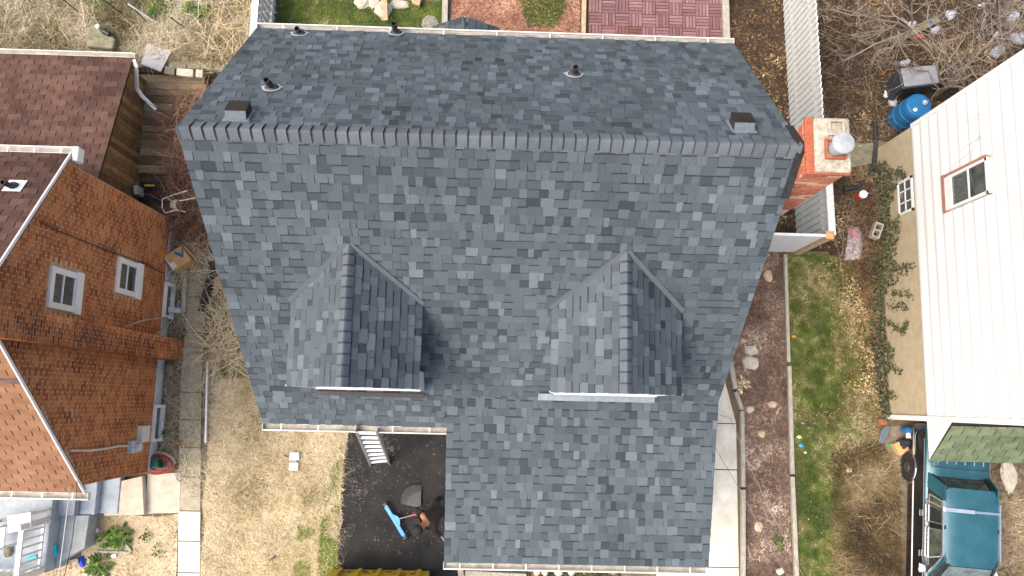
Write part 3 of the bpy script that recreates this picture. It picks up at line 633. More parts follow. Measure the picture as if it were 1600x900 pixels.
# ------------------------------------------------------------------ brick house on the left
BX = -7.0
bh = thing('house', (-10, 1, 0), 'orange brick gable house with brown shingle roof and grey front porch', 'house')
PKY, PKZ = 1.165, 6.19
BKY, BKZ, FRY, FRZ = 3.66, 4.44, -1.6, 2.93
kb, kf = (PKZ - BKZ) / (BKY - PKY), (PKZ - FRZ) / (PKY - FRY)
def rake(y): return PKZ - (y - PKY) * kb if y > PKY else PKZ - (PKY - y) * kf
mb = MB(); mb.prism([(BX + .001, y, z) for y, z in ((FRY, .35), (BKY, .35), (BKY, BKZ - .05), (PKY, PKZ - .05), (FRY, FRZ - .05))][::-1], (-7, 0, 0))
bw = mb.build('wall', MORT, bh)
mb = MB(); mb.box((-14, FRY + .01, 0), (BX + .015, BKY - .1, .35)); mb.build('foundation', GFND, bh)
W1, W2 = (1.27, 1.93, 3.56, 4.49), (1.80, 2.46, 1.45, 2.43)
BCY0, BCY1, BCX = .68, 1.12, -6.64
items = []
z = .355; k = 0
while z < PKZ:
    y = FRY - (.075 if k % 2 else 0) - random.uniform(0, .012)
    while y < BKY:
        a, b = max(y, FRY), min(y + .15, BKY); y += .15; zt = z + .066
        top = min(rake(a), rake(b)) - .03
        if b - a < .03 or zt > top: continue
        if any(b > w[0] - .01 and a < w[1] + .01 and zt > w[2] - .01 and z < w[3] + .01 for w in (W1, W2)): continue
        if a > BCY0 - .02 and b < BCY1 + .02: continue
        c = V((BX, a, z)); st = .3 * noise.noise((a * 1.5, z * 1.1, 3)) + .25 * noise.noise((a * 5, z * .8, 9))
        tn = min(1, max(0, .5 + st + random.uniform(-.26, .26)))
        under = any(w[0] < a < w[1] and w[2] - .2 < z < w[2] for w in (W1, W2))
        pr_ = random.uniform(-.003, .004); x0, x1 = BX - .03, BX + .0042 + pr_ * .35
        vs = [V(q) for q in ((x1, a + .009, z + .003), (x1, b - .009, z + .003), (x1, b - .009, zt - .007), (x1, a + .009, zt - .004), (x0, a + .009, z + .003), (x0, b - .009, z + .003), (x0, b - .009, zt - .004), (x0, a + .009, zt - .004))]
        items.append((vs, [(0, 1, 2, 3), (4, 0, 3, 7), (1, 5, 6, 2), (3, 2, 6, 7), (4, 5, 1, 0)], tn))
    z += .072; k += 1
# chimney breast
mb = MB(); mb.box((BX - .02, BCY0 + .008, 0), (BCX - .0025, BCY1 - .0025, 7.1)); cb = mb.build('chimney_breast', mat('pale_mortar', (.40, .27, .16), (.55, .42, .28), ns=14, rough=.95), bh)
it2 = []; z = .02; k = 0
while z < 7.0:
    zt = z + .066
    y = BCY0 - (.06 if k % 2 else 0)
    while y < BCY1:
        a, b = max(y, BCY0), min(y + .135, BCY1); y += .135
        if b - a > .02:
            tn = min(1, max(0, .42 + .6 * noise.noise((a * 2, z * 1.2, 5)) + random.uniform(-.28, .28))); x1, x0 = BCX + random.uniform(0, .0015), BCX - .03
            vs = [V(q) for q in ((x1, a + .004, z + .004), (x1, b - .004, z + .004), (x1, b - .004, zt - .004), (x1, a + .004, zt - .004), (x0, a + .004, z + .004), (x0, b - .004, z + .004), (x0, b - .004, zt - .004), (x0, a + .004, zt - .004))]
            it2.append((vs, [(0, 1, 2, 3), (4, 0, 3, 7), (1, 5, 6, 2), (3, 2, 6, 7), (4, 5, 1, 0)], tn))
    for xx in (BX + .01, BX + .13, BX + .25):
        tn = random.uniform(.05, .7); a, b = xx + .004, xx + .108
        vs = [V(q) for q in ((a, BCY0, z + .004), (b, BCY0, z + .004), (b, BCY0, zt - .004), (a, BCY0, zt - .004), (a, BCY0 + .03, z + .004), (b, BCY0 + .03, z + .004), (b, BCY0 + .03, zt - .004), (a, BCY0 + .03, zt - .004))]
        it2.append((vs, [(0, 1, 2, 3), (4, 0, 3, 7), (1, 5, 6, 2), (3, 2, 6, 7)], tn))
    z += .07; k += 1
emit([(bw, BRK, items), (cb, BRK, it2)], 'brick', 'bricks')
def dh_window(root, x, y0, y1, z0, z1, nrm=1):
    """double hung window in a wall facing +x (nrm 1) or -x (-1)"""
    f = MB(); e = .1; s = nrm
    def bx(ya, yb, za, zb, d0, d1, mb): mb.box((min(x + s * d0, x + s * d1), ya, za), (max(x + s * d0, x + s * d1), yb, zb))
    bx(y0, y1, z1 - e, z1, -.04, .045, f); bx(y0, y0 + e, z0 + .16, z1 - e, -.04, .04, f); bx(y1 - e, y1, z0 + .16, z1 - e, -.04, .04, f)
    bx(y0 - .02, y1 + .02, z0, z0 + .2, -.04, .055, f); fr = f.build('window', WHT, root, bevel=.006)
    zm = (z0 + .2 + z1 - e) / 2 + .06
    g = MB(); bx(y0 + e, y1 - e, zm, z1 - e, -.02, .016, g); g.build('pane', GLS2, fr)
    g = MB(); bx(y0 + e, y1 - e, z0 + .2, zm - .03, -.03, .008, g); g.build('pane', GLS, fr)
    g = MB(); bx(y0 + e, y1 - e, zm - .035, zm, -.03, .03, g); g.build('sash_rail', WHT, fr); g = MB(); bx(y0 + e, y1 - e, z0 + .2, z0 + .225, -.02, .022, g); g.build('sash_rail', WHT, fr)
    return fr
dh_window(bh, BX, *W1); dh_window(bh, BX, *W2)
for w in (W1, W2):   # weathered sill bricks below each window
    mb = MB(); mb.box((BX - .02, w[0] + .0, w[2] - .105), (BX + .014, w[1] + .02, w[2] - .004)); mb.build('sill_course', mat('sill_brick', (.19, .105, .095), (.30, .20, .18), ns=25, rough=.95, bump=.4), bh)
for ya, yb, xx in ((-1.0, -.25, .06), (1.55, 2.3, .10)):    # basement windows in wells
    mb = MB(); mb.box((BX - .02, ya, .06), (BX + .10, ya + .06, .34)); mb.box((BX - .02, yb - .06, .06), (BX + .10, yb, .34)); mb.box((BX - .02, ya, .30), (BX + .06, yb, .36)); mb.box((BX - .02, ya, .03), (BX + .12, yb, .07)); f = mb.build('basement_window', WHT, bh)
    mb = MB(); mb.box((BX - .01, ya + .06, .07), (BX + .03, yb - .06, .30)); mb.build('pane', GLS, f)
# roofs of the brick house
def slope_part(root, name, xr, xl, ye, ze, yp, zp, m, seed, e=.127, th=.06, u_vis=4.4, rows=None):
    """roof plane from eave (ye, ze) up to (yp, zp), right edge at xr"""
    up = V((0, yp - ye, zp - ze)); L = up.length; up.normalize(); s = 1 if ye > yp else -1
    nr = V((0, s * (zp - ze), abs(yp - ye))).normalized()
    mb = MB(); mb.prism([(xr, ye, ze), (xr, yp, zp), (xl, yp, zp), (xl, ye, ze)], -nr * th); part = mb.build(name, SLIT, root)
    return part, m, shingle_field(V((xr + .01, ye, ze)) - up * .02, (-1, 0, 0), up, nr, L + .02, e, lambda v: [(0, u_vis)], '3tab', seed)
f1 = slope_part(bh, 'roof_slope', BX + .10, -14, BKY + .09, BKZ - .05 + .06, PKY, PKZ + .05, BSH, 51)
f2 = slope_part(bh, 'roof_slope', BX + .08, -14, FRY - .10, FRZ - .06 + .05, PKY, PKZ + .05, OSH, 52, u_vis=3.4)
AX = -7.72; AY0, AZ0, AY1, AZ1 = 6.86, 1.19, 3.7, 2.14
f3 = slope_part(bh, 'lean_to_roof', AX, -14, AY0, AZ0, AY1, AZ1, BSH, 53, u_vis=4.6)
emit([f1, f2, f3], 'shingle', 'shingles')
mb = MB(); mb.bar((BX + .115, BKY + .1, BKZ + .02), (BX + .115, PKY, PKZ + .06), .025, .05); mb.bar((BX + .095, FRY - .11, FRZ), (BX + .095, PKY, PKZ + .06), .025, .05); mb.build('rake_trim', WHT, bh)
mb = MB(); d2 = V((0, FRY - .1 - PKY, FRZ - PKZ)).normalized(); c0 = V((0, PKY, PKZ + .05)) - d2 * -1.6
mb.bar((-14, c0.y, c0.z + .012), (BX + .07, c0.y, c0.z + .012), .09, .012, up=(0, -.77, .64)); mb.build('roof_seam', mat('seam_dark', (.10, .06, .055), (.16, .10, .09), rough=.9), bh)
gutter(bh, (BX + .17, BKY + .10, BKZ + .03), (-14, BKY + .10, BKZ + .03), (0, 1, 0), w=.11, hang=.42)
gutter(bh, (BX + .14, FRY - .12, FRZ - .03), (-14, FRY - .12, FRZ - .03), (0, -1, 0), w=.12, hang=.5)
mb = MB(); mb.box((BX + .13, BKY - .02, BKZ - .16), (BX + .23, BKY + .22, BKZ + .04)); mb.build('gutter_outlet', WHT, bh, bevel=.02)
gutter(bh, (AX + .06, AY0 + .02, AZ0 + .03), (-14, AY0 + .02, AZ0 + .03), (0, 1, 0), w=.10, hang=9)
mb = MB(); pts = [P(209, 93, 1.18), P(213, 104, 1.12), P(214, 138, .72), P(222, 150, .66), P(243, 170, .5)]
for a, b in zip(pts, pts[1:]): mb.bar(a, b + (b - a).normalized() * .02, .075, .055)
mb.build('downspout', WHT, bh, bevel=.012)
up = V((0, AY1 - AY0, AZ1 - AZ0)); mb = MB()
wl = []
for i in range(26):
    t = i / 26; y = AY0 - .05 + (3.7 - AY0 + .05) * t; y1 = AY0 - .05 + (3.7 - AY0 + .05) * (t + 1 / 26) + .006; zt = AZ0 + (AZ1 - AZ0) * (AY0 - y) / (AY0 - AY1) - .07
    mb = MB(); mb.box((AX - .2, y1, -.05), (AX - .16 + random.uniform(-.004, .004), y, zt), random.random()); mb.t = [random.uniform(.05, .95)] * 6; mb.build('plank', PLANK, bh)
mb = MB(); mb.box((-14, 3.7, 0), (AX - .19, AY0 - .06, 1.1)); mb.build('lean_to_wall', PLANK, bh)
# stack vent on its roof
pv = V((-7.42, 3.05, rake(3.05) + .05)); mb = MB(); nrb = V((0, kb, 1)).normalized(); upb = V((0, -1, kb)).normalized(); m = Matrix((V((-1, 0, 0)), upb, nrb)).transposed().to_4x4(); m.translation = pv
mb.box((-.15, -.14, .03), (.13, .12, .036), .5, m); fl = mb.build('pipe_flashing', WHT, bh)
mb = MB(); mb.lathe([(.075, .036), (.06, .065), (.045, .085)], 16, m=m); mb.build('rubber_boot', DKGREY, fl)
mb = MB(); mb.lathe([(.042, 0), (.042, .3), (.033, .3), (.033, .2), (0, .2)], 14, c=pv); mb.build('vent_pipe', BLK, fl)
# wires, meter and boxes on the brick wall
wl_ = lambda px, py, o=.03: PX(px, py, BX + o)
mb = MB(); mb.tube([wl_(*p) for p in ((62, 346), (80, 356), (120, 372), (165, 390), (200, 402), (232, 414), (258, 428))], .009, 5); mb.build('cable', BLK, bh)
mb = MB(); mb.tube([wl_(*p) for p in ((110, 704), (140, 704), (165, 701), (185, 697), (203, 697))], .022, 6); mb.build('conduit', mat('grey_conduit', (.4, .38, .33), (.55, .52, .46)), bh)
c = wl_(208, 698, .06); mb = MB(); mb.box(c - V((.06, .12, .13)), c + V((.06, .12, .12))); mb.build('electric_box', GALV, bh, bevel=.012)
mm = Matrix.Translation(c + V((.06, 0, -.03))) @ Matrix.Rotation(R(90), 4, 'Y'); mb = MB(); mb.lathe([(.09, 0), (.09, .07), (.06, .09), (0, .095)], 18, m=mm); mb.build('meter', GALV, bh)
c = wl_(224, 677, .07); mb = MB(); mb.box(c - V((.07, .17, .15)), c + V((.07, .15, .15))); mb.build('electric_panel', mat('panel_beige', (.5, .5, .43), (.6, .6, .53), rough=.5), bh, bevel=.015)
# front porch
PF = .75
mb = MB(); mb.box((-14, -3.52, 0), (-8.62, FRY + .02, PF)); mb.build('porch_floor', PNT, bh, bevel=.01)
for i, (x0, x1, zz) in enumerate(((-8.62, -8.28, .56), (-8.28, -7.97, .38), (-7.97, -7.60, .2))):
    mb = MB(); mb.box((x0 + .002, -2.46, 0), (x1, FRY + .0 - .02, zz)); mb.build('step', PNT, bh, bevel=.012)
mb = MB(); mb.prism([(-8.618, -2.47, 0), (-8.618, -3.5, 0), (-8.55, -3.38, 0), (-8.08, -3.1, 0), (-8.05, -2.47, 0)], (0, 0, .42)); mb.build('porch_block', mat('grey_render', (.25, .28, .29), (.38, .40, .40), ns=5, rough=.9, bump=.2), bh, bevel=.01)
rl = thing('railing', (-8.66, -3, PF), 'white wooden railing around the grey porch', 'railing')
for a, b in (((-8.68, -2.56), (-8.68, -3.42)), ((-8.72, -3.46), (-12, -3.46))):
    A, B = V((*a, 0)), V((*b, 0)); d = (B - A).normalized(); L = (B - A).length
    for zz, h, wd in ((PF + .82, .05, .09), (PF + .12, .045, .05)):
        mb = MB(); mb.bar(A + V((0, 0, zz)), B + V((0, 0, zz)), wd, h); mb.build('rail', WHT, rl, bevel=.006)
    n = int(L / .13)
    for i in range(n):
        p = A + d * (L * (i + .5) / n)
        if p.x < -10.2: continue
        mb = MB(); mb.box(p + V((-.016, -.016, PF + .14)), p + V((.016, .016, PF + .80))); mb.build('baluster', WHT, rl)
for p in ((-8.68, -2.52), (-8.68, -3.46)):
    mb = MB(); mb.box((p[0] - .05, p[1] - .05, PF), (p[0] + .05, p[1] + .05, PF + .95)); mb.build('post', WHT, rl, bevel=.01)
# ------------------------------------------------------------------ white house on the right
WX = 8.41; WY0, WY1 = -.17, 5.77
wh = thing('house', (11, 2.8, 0), 'white sided house with beige foundation and green shingled porch roof', 'house')
mb = MB(); mb.box((WX + .03, WY0 + .03, 0), (15, WY1 - .03, 6.2)); mb.build('wall', WSID, wh)
mb = MB(); mb.box((WX + .0, WY0 - .0, -.02), (WX + .025, WY1 - .01, 1.585)); fn = mb.build('foundation', FND, wh)
for i in range(1, 8):      # block courses scored in the render
    mb = MB(); mb.box((WX - .002, WY0, i * .2 - .004), (WX + .01, WY1 - .02, i * .2 + .004)); mb.build('joint', mat('beige_joint', (.33, .272, .175), (.37, .31, .205), rough=.95), fn)
z = 1.60; i = 0
WW = (3.71, 4.345, 2.58, 3.93)
while z < 6.15:
    e = .305
    segs = [(WY0 + .07, WY1 - .06)]
    if z + e > WW[2] - .02 and z < WW[3] + .02: segs = [(WY0 + .07, WW[0] - .03), (WW[1] + .03, WY1 - .06)]
    for a, b in segs:
        mb = MB(); xo = WX
        pf = [(xo + .03, z), (xo - .018, z), (xo - .026, z + .04), (xo - .026, z + .09), (xo - .019, z + .16), (xo - .011, z + .24), (xo - .007, z + e), (xo + .03, z + e)]; n = len(pf)
        mb.add([(px_, a, pz_) for px_, pz_ in pf] + [(px_, b, pz_) for px_, pz_ in pf], [(i_, (i_ + 1) % n, n + (i_ + 1) % n, n + i_)[::-1] for i_ in range(n)] + [tuple(range(n)), tuple(range(n, 2 * n))[::-1]]); mb.build('clapboard', WSID, wh)
    z += e; i += 1
mb = MB(); mb.box((WX - .04, WY0 - .03, 0.02), (WX + .06, WY0 + .068, 6.2)); mb.build('corner_board', WHT, wh); mb = MB(); mb.box((WX - .035, WY1 - .058, 1.6), (WX + .06, WY1 + .03, 6.2)); mb.build('corner_board', WHT, wh)
# window in the white wall
f = MB(); y0, y1, z0, z1 = WW
f.box((WX - .05, y0, z0 + .16), (WX + .02, y0 + .05, z1)); f.box((WX - .05, y1 - .05, z0 + .16), (WX + .02, y1, z1)); f.box((WX - .05, y0, z1 - .06), (WX + .02, y1, z1 + .001)); f.box((WX - .055, y0 + .01, z0 + .10), (WX + .02, y1 - .01, z0 + .28))
fr = f.build('window', WHT, wh)
g = MB(); g.box((WX - .02, y0 + .05, z0 + .28), (WX + .02, y1 - .05, (z0 + z1) / 2 + .1)); g.build('pane', GLS2, fr)
g = MB(); g.box((WX - .03, y0 + .05, (z0 + z1) / 2 + .14), (WX + .01, y1 - .05, z1 - .06)); g.build('pane', GLS, fr)
g = MB(); g.box((WX - .04, y0 + .05, (z0 + z1) / 2 + .1), (WX + .01, y1 - .05, (z0 + z1) / 2 + .14)); g.build('sash_rail', WHT, fr)
g = MB(); g.box((WX - .06, y0 - .03, z0), (WX + .01, y1 + .06, z0 + .10)); g.box((WX - .055, y1 + .002, z0 + .10), (WX + .01, y1 + .05, z1)); g.build('window_casing', PINK, fr)
# basement window with bars
g = MB(); ya, yb, za, zb = 4.02, 4.74, .95, 1.52
g.box((WX - .03, ya, za), (WX + .01, ya + .05, zb)); g.box((WX - .03, yb - .05, za), (WX + .01, yb, zb)); g.box((WX - .03, ya, zb - .05), (WX + .01, yb, zb)); g.box((WX - .03, ya, za), (WX + .01, yb, za + .05))
for i in (1, 2): g.box((WX - .025, ya + i * .24 - .012, za), (WX + .01, ya + i * .24 + .012, zb))
g.box((WX - .025, ya, (za + zb) / 2 - .012), (WX + .01, yb, (za + zb) / 2 + .012)); f = g.build('basement_window', WHT, wh)
g = MB(); g.box((WX - .01, ya + .04, za + .04), (WX + .01, yb - .04, zb - .04)); g.build('pane', GLS2, f)
# porch roof with green shingles
up = V((0, .62, .72)); Lg = up.length; up.normalize(); nr = V((0, -.72, .62)).normalized()
mb = MB(); mb.prism([(WX + .0, -.93, 1.60), (14, -.93, 1.60), (14, -.22, 2.40), (WX + .0, -.22, 2.40)], -nr * .05); pr = mb.build('porch_roof', SLIT, wh)
mb = MB(); mb.prism([(WX - .01, -.93, 1.58), (WX - .01, -.2, 1.58), (WX - .01, -.2, 2.38)], (.04, 0, 0)); mb.build('porch_gable', WHT, wh)
fg = shingle_field((14.0, -.95, 1.60), (-1, 0, 0), up, nr, 1.05, .2, lambda v: [(2.6, 14 - WX + .01)], '3tab', 61)
emit([(pr, GSH, fg)], 'shingle', 'shingles')
mb = MB(); mb.box((WX, -.2, 2.38), (14, -.17, 2.5)); mb.build('porch_fascia', WHT, wh)
mb = MB(); mb.box((WX + .1, -.9, 1.5), (14, -.2, 1.56)); mb.build('porch_soffit', WHT, wh)
for y0_, y1_, s in ((WY0 - .3, (WY0 + WY1) / 2, 1), (WY1 + .3, (WY0 + WY1) / 2, -1)):
    mb = MB(); mb.prism([(WX - .25, y0_, 6.1), (15.2, y0_, 6.1), (15.2, y1_, 8.2), (WX - .25, y1_, 8.2)], (0, 0, .08)); mb.build('roof_slope', BSH, wh)
# ------------------------------------------------------------------ fences, timbers, walls
fence = thing('fence', (6.5, 6.5, 0), 'tall white board fence running back beside the chimney', 'fence')
MOSSW = mat('white_board', (.46, .475, .445), (.60, .61, .59), ns=14, rough=.7)
rnd = random.Random(5)
y = 3.5; i = 0
while y < 10.6:
    x = 6.585 - (y - 3.44) * .026; mb = MB(); m = Matrix.Translation((x, y, 0)) @ Matrix.Rotation(R(-10), 4, 'Z')
    mb.box((-.012, 0, .03), (.012, .137, 1.70 + rnd.uniform(-.01, .012)), .5, m); mb.build('board', MOSSW, fence); y += .142; i += 1
for zz in (.4, 1.35):
    mb = MB(); mb.bar((6.61, 3.5, zz), (6.43, 10.6, zz), .05, .09); mb.build('rail', MOSSW, fence)
mb = MB(); mb.bar((6.62, 3.4, 1.72), (6.585, 4.75, 1.72), .14, .035); mb.build('cap_rail', MOSSW, fence)
fence2 = thing('fence', (5, 3.4, 0), 'short white fence panel between house wall and corner post', 'fence')
x = 3.5
while x < 6.5:
    mb = MB(); mb.box((x, 3.38, .03), (x + .146, 3.405, 1.68 + rnd.uniform(-.008, .008))); mb.build('board', WHT, fence2); x += .15
mb = MB(); mb.box((3.5, 3.365, 1.69), (6.52, 3.42, 1.725)); mb.build('cap_rail', WHT, fence2)
mb = MB(); mb.box((6.5, 3.33, 0), (6.64, 3.47, 1.74)); po = mb.build('post', WOODT, fence2)
mb = MB(); mb.add([(6.49, 3.32, 1.74), (6.65, 3.32, 1.74), (6.65, 3.48, 1.74), (6.49, 3.48, 1.74), (6.57, 3.40, 1.82)], [(0, 1, 4), (1, 2, 4), (2, 3, 4), (3, 0, 4), (3, 2, 1, 0)]); mb.build('post_cap', mat('orange_wood', (.55, .27, .10), (.68, .40, .18)), po)
gate = thing('gate', (-5.2, 8, .0), 'weathered white picket gate behind the rear gutter corner', 'gate')
for i in range(16):
    y = 7.35 + i * .17; mb = MB(); mb.box((-5.22, y, .05), (-5.195, y + .12, 1.25 + .06 * math.sin(i))); mb.build('picket', MOSSW, gate)
for zz in (.35, 1.05): mb = MB(); mb.box((-5.19, 7.3, zz), (-5.14, 10.1, zz + .09)); mb.build('rail', MOSSW, gate)
mb = MB(); mb.box((-5.30, 7.3, 1.27), (-5.16, 10.1, 1.31)); mb.build('cap_rail', MOSSW, gate)
rw = thing('retaining_wall', (-6.6, 7.1, 0), 'low stone retaining wall below the straw covered yard', 'wall')
x = -8.4; k = 0
while x < -5.3:
    wd = rnd.uniform(.22, .42); mb = MB(); mb.box((x, 7.02, 0), (x + wd - .015, 7.125, .2)); mb.build('stone', GSTONE, rw, bevel=.02)
    mb = MB(); mb.box((x + .04, 7.03, .21), (x + wd + .02, 7.13, .41)); mb.build('stone', GSTONE, rw, bevel=.02); x += wd
def timber(a, b, w, h, label, m=None, group=None, z=0.0):
    mb = MB(); A, B = V(a), V(b); mb.bar(V((A.x, A.y, z + h / 2)), V((B.x, B.y, z + h / 2)), w, h)
    return mb.build('landscape_timber', m or WOODG, label=label, cat='timber', group=group, bevel=.012)
timber(P(1225, 398), P(1230, 566), .075, .11, 'grey landscape timber at the upper end of the mulch bed edge')
timber(P(1231, 572), P(1236, 740), .085, .11, 'grey landscape timber beside the orange toy, mid length of the bed edge')
timber(P(1236, 744), P(1243, 905), .085, .11, 'grey landscape timber nearest the bottom of the bed edge')
timber(P(1139, 566), P(1147, 608), .10, .14, 'short weathered timber at the narrow end of the concrete path')
timber(P(1147, 612), P(1157, 640), .085, .14, 'angled weathered timber where the concrete path widens')
timber(P(1157, 642), P(1159, 760), .085, .14, 'pale timber edging the upper half of the wide concrete path')
timber(P(1159, 764), P(1159, 915), .085, .14, 'pale timber edging the lower half of the wide concrete path')
timber(P(697, -40), P(695, 52), .13, .12, 'pale timber between rear lawn and red mulch')
timber(P(913, -40), P(911, 62), .10, .12, 'tan timber along the mulch side of the red patio', WOODT)
timber(P(1130, -40), P(1134, 70), .15, .13, 'thick grey timber along the fence side of the red patio')
timber(P(720, 884), P(722, 910), .12, .2, 'upright timber at the driveway corner of the front planter')
timber(P(727, 893), P(822, 898), .12, .2, 'long timber along the front planter under the porch gutter')
mb = MB(); mb.bar(P(325, 566, .05), P(322, 692, .05), .035, .1); mb.build('edging_board', WHT, label='thin white edging board between old sidewalk and dry lawn', cat='edging')
# planter under the porch gutter
poly_sheet('planter_soil', [(-.6, -2.85), (2.7, -2.85), (2.7, -4.2), (-.6, -4.2)], .012, LITS).name = 'planting_bed'
scatter('planter_litter', [(-.5, -2.9), (2.7, -2.9), (2.7, -3.7), (-.5, -3.7)], 2600, LEAF, 'leaf', (.02, .06), 'brown leaves in the planter below the porch gutter', 'leaves', z=.012, seed=31, pn=2)
scatter('planter_grass', [(1.2, -2.9), (2.2, -2.9), (2.2, -3.7), (1.2, -3.7)], 2200, BL_GRN, 'blade', (.05, .11), 'green tuft of grass in the planter below the porch gutter', 'grass', z=.012, seed=32, pn=3, tbias=-.25, lean=.8, wid=.006, dens=lambda x, y, f: max(0, .4 + 2 * f))
for i, (px, py, s) in enumerate(((838, 890, .09), (852, 892, .08), (872, 888, .12), (893, 890, .10))):
    mb = MB(); mb.rock(P(px, py), (s, s * 1.3, .12), 70 + i); mb.build('stone', STONE, label=('upright pale stone leftmost in the row below the porch gutter', 'narrow pale stone second in the row below the porch gutter', 'broad pale stone third in the row below the porch gutter', 'rounded pale stone rightmost in the row below the porch gutter')[i], cat='stone', smooth=False)
t = thing('garden_trowel', P(745, 887), 'orange handled trowel in the planter below the porch gutter', 'trowel'); mb = MB(); mb.tube([P(738, 881, .06), P(744, 888, .05), P(748, 893, .05)], .022, 8); mb.build('handle', ORNG, t); mb = MB(); mb.face([P(748, 893, .05), P(754, 896, .03), P(754, 903, .02), P(749, 900, .03)]); mb.build('blade', GALV, t)
# wooden deck behind the brick house
dk = thing('deck', (-7.2, 5.2, 0), 'weathered brown plank deck beside the lean to wall', 'deck')
dy = 4.72
while dy < 6.95:
    wd = rnd.uniform(.15, .2); xr = -6.35 + .25 * noise.noise((dy, 1, 2)) - (.35 if dy > 6.1 else 0); mb = MB(); tn = rnd.uniform(.1, .9)
    mb.box((-8.1, dy + .006, .10), (xr, dy + wd - .006, .14 + rnd.uniform(-.004, .006)), tn); mb.t = [tn] * 6; mb.build('plank', DWOOD, dk); dy += wd
for xx in (-7.8, -7.1, -6.6): mb = MB(); mb.box((xx, 4.72, .0), (xx + .06, 6.9, .10)); mb.build('joist', DWOOD, dk)
# ------------------------------------------------------------------ vegetation
def twigs(mb, c, n, r, h, seed, length=(.4, 1.0), rad=.004, bend=.3, up=.5, tb=.5):
    q = random.Random(seed)
    for i in range(n):
        a = q.uniform(0, 6.28); rr = math.sqrt(q.random()); b = V(c) + V((math.cos(a) * rr * r[0], math.sin(a) * rr * r[1], q.uniform(0, h) * (1 - rr * .5)))
        L = q.uniform(*length); d = V((q.gauss(0, 1), q.gauss(0, 1), q.gauss(up, .5))).normalized(); pts = [b]; tn = min(1, max(0, tb + q.uniform(-.45, .45)))
        for k in range(4):
            d = (d + V((q.gauss(0, 1), q.gauss(0, 1), q.gauss(-.25, .6))) * bend).normalized(); pts.append(pts[-1] + d * L / 4)
            if pts[-1].z < .01: pts[-1].z = .01
        mb.tube(pts, [rad, rad * .9, rad * .8, rad * .6, rad * .35], 3, tn, cap=False)
for i, (px, py, rx, ry, n, lb) in enumerate(((298, 200, .4, .7, 420, 'tangled reddish brown bush beside the wooden deck'), (303, 268, .5, .7, 560, 'tangled reddish brown bush against the eave of the grey roofed house'), (300, 345, .55, .7, 480, 'tangled brown bush beside the metal lawn chair'))):
    p = P(px, py); t = thing('bush', p, lb, 'bush'); mb = MB(); twigs(mb, p, n, (rx, ry), .75, 40 + i, (.35, 1.0), .0048, .35, .35, .42); mb.build('twigs', TWIG, t)
    mb = MB(); twigs(mb, p, 26, (rx * .3, ry * .3), .05, 50 + i, (.7, 1.1), .014, .12, 2.0, .2); mb.build('stems', TWIG, t)
STRAW = mat('reed_straw', None, tone=DRYT, rough=.85, spec=.25)
for i, (px, py, rx, ry, n, L, lb) in enumerate(((352, 425, .38, .45, 260, (.4, .95), 'clump of tall straw reeds at the black edged bed'), (358, 505, .35, .4, 230, (.4, .9), 'clump of straw reeds below the black edging'), (362, 548, .42, .3, 300, (.5, 1.2), 'broad clump of pale reeds spilling over the sidewalk'), (262, 440, .14, .3, 130, (.25, .5), 'small clump of straw in the basement window well'), (300, 400, .25, .3, 130, (.3, .7), 'clump of dry straw behind the cardboard box'))):
    p = P(px, py); t = thing('reed_clump', p, lb, 'reeds'); mb = MB(); twigs(mb, p, n, (rx, ry), .22, 80 + i, L, .0062, .22, .18, .85); mb.build('stalks', STRAW, t)
scatter('bed_green', [P(335, 515)[:2], P(395, 515)[:2], P(405, 590)[:2], P(340, 590)[:2]], 1800, BL_GRN, 'blade', (.06, .14), 'green shoots under the straw reeds', 'grass', seed=33, tbias=-.2, lean=.8, wid=.006)
def gen_branch(mb, p, d, L, r, lev, q, tb, gn=.18):
    n = 4 if lev < 3 else 3; pts = [V(p)]; rads = [r]
    for k in range(n):
        d = (d + V((q.gauss(0, gn), q.gauss(0, gn), q.gauss(0, gn * .7)))).normalized(); pts.append(pts[-1] + d * L / n); rads.append(r * (1 - .6 * (k + 1) / n))
    mb.tube(pts, rads, 5 if r > .012 else 4 if r > .006 else 3, min(1, max(0, tb + q.uniform(-.25, .25))), cap=False)
    if lev <= 0: return
    for k in range(q.choice((2, 3, 3)) if lev > 1 else q.choice((1, 2, 3))):
        t = q.uniform(.3, 1.0); i = min(n - 1, int(t * n)); b = pts[i].lerp(pts[i + 1], t * n - i)
        nd = (d + V((q.gauss(0, .65), q.gauss(0, .65), q.gauss(.05, .45)))).normalized()
        gen_branch(mb, b, nd, L * q.uniform(.45, .8), max(.0028, rads[i] * .6), lev - 1, q, tb, gn)
def bare_tree(base, limbs, seed, label, tr=.06, lev=3, tb=.55, cat='tree', name='bare_tree'):
    """limbs: list of end points reached by the main stems"""
    q = random.Random(seed); base = V(base); t = thing(name, base, label, cat); top = base + V((0, 0, .45)); mb = MB()
    mb.tube([base - V((0, 0, .05)), base + V((.01, .01, .2)), top], [tr * 1.3, tr * 1.05, tr], 8, .3); mb.build('trunk', BARK, t)
    mb = MB()
    for e in limbs:
        e = V(e); d = (e - top); L = d.length; k = 5; pts = [top]; rads = [tr * .6]
        for i in range(1, k + 1):
            p = top.lerp(e, i / k) + V((q.gauss(0, .05), q.gauss(0, .05), .12 * math.sin(math.pi * i / k))) * (1 if i < k else 0); pts.append(p); rads.append(tr * .6 * (1 - .72 * i / k))
        mb.tube(pts, rads, 6, q.uniform(.35, .8), cap=False)
        for i in range(1, k + 1):
            for _ in range(2):
                nd = (d.normalized() + V((q.gauss(0, .7), q.gauss(0, .7), q.gauss(0, .4)))).normalized()
                gen_branch(mb, pts[i], nd, L * q.uniform(.18, .38), max(.004, rads[i] * .65), lev - 1, q, tb)
    mb.build('crown', BARK, t); return t
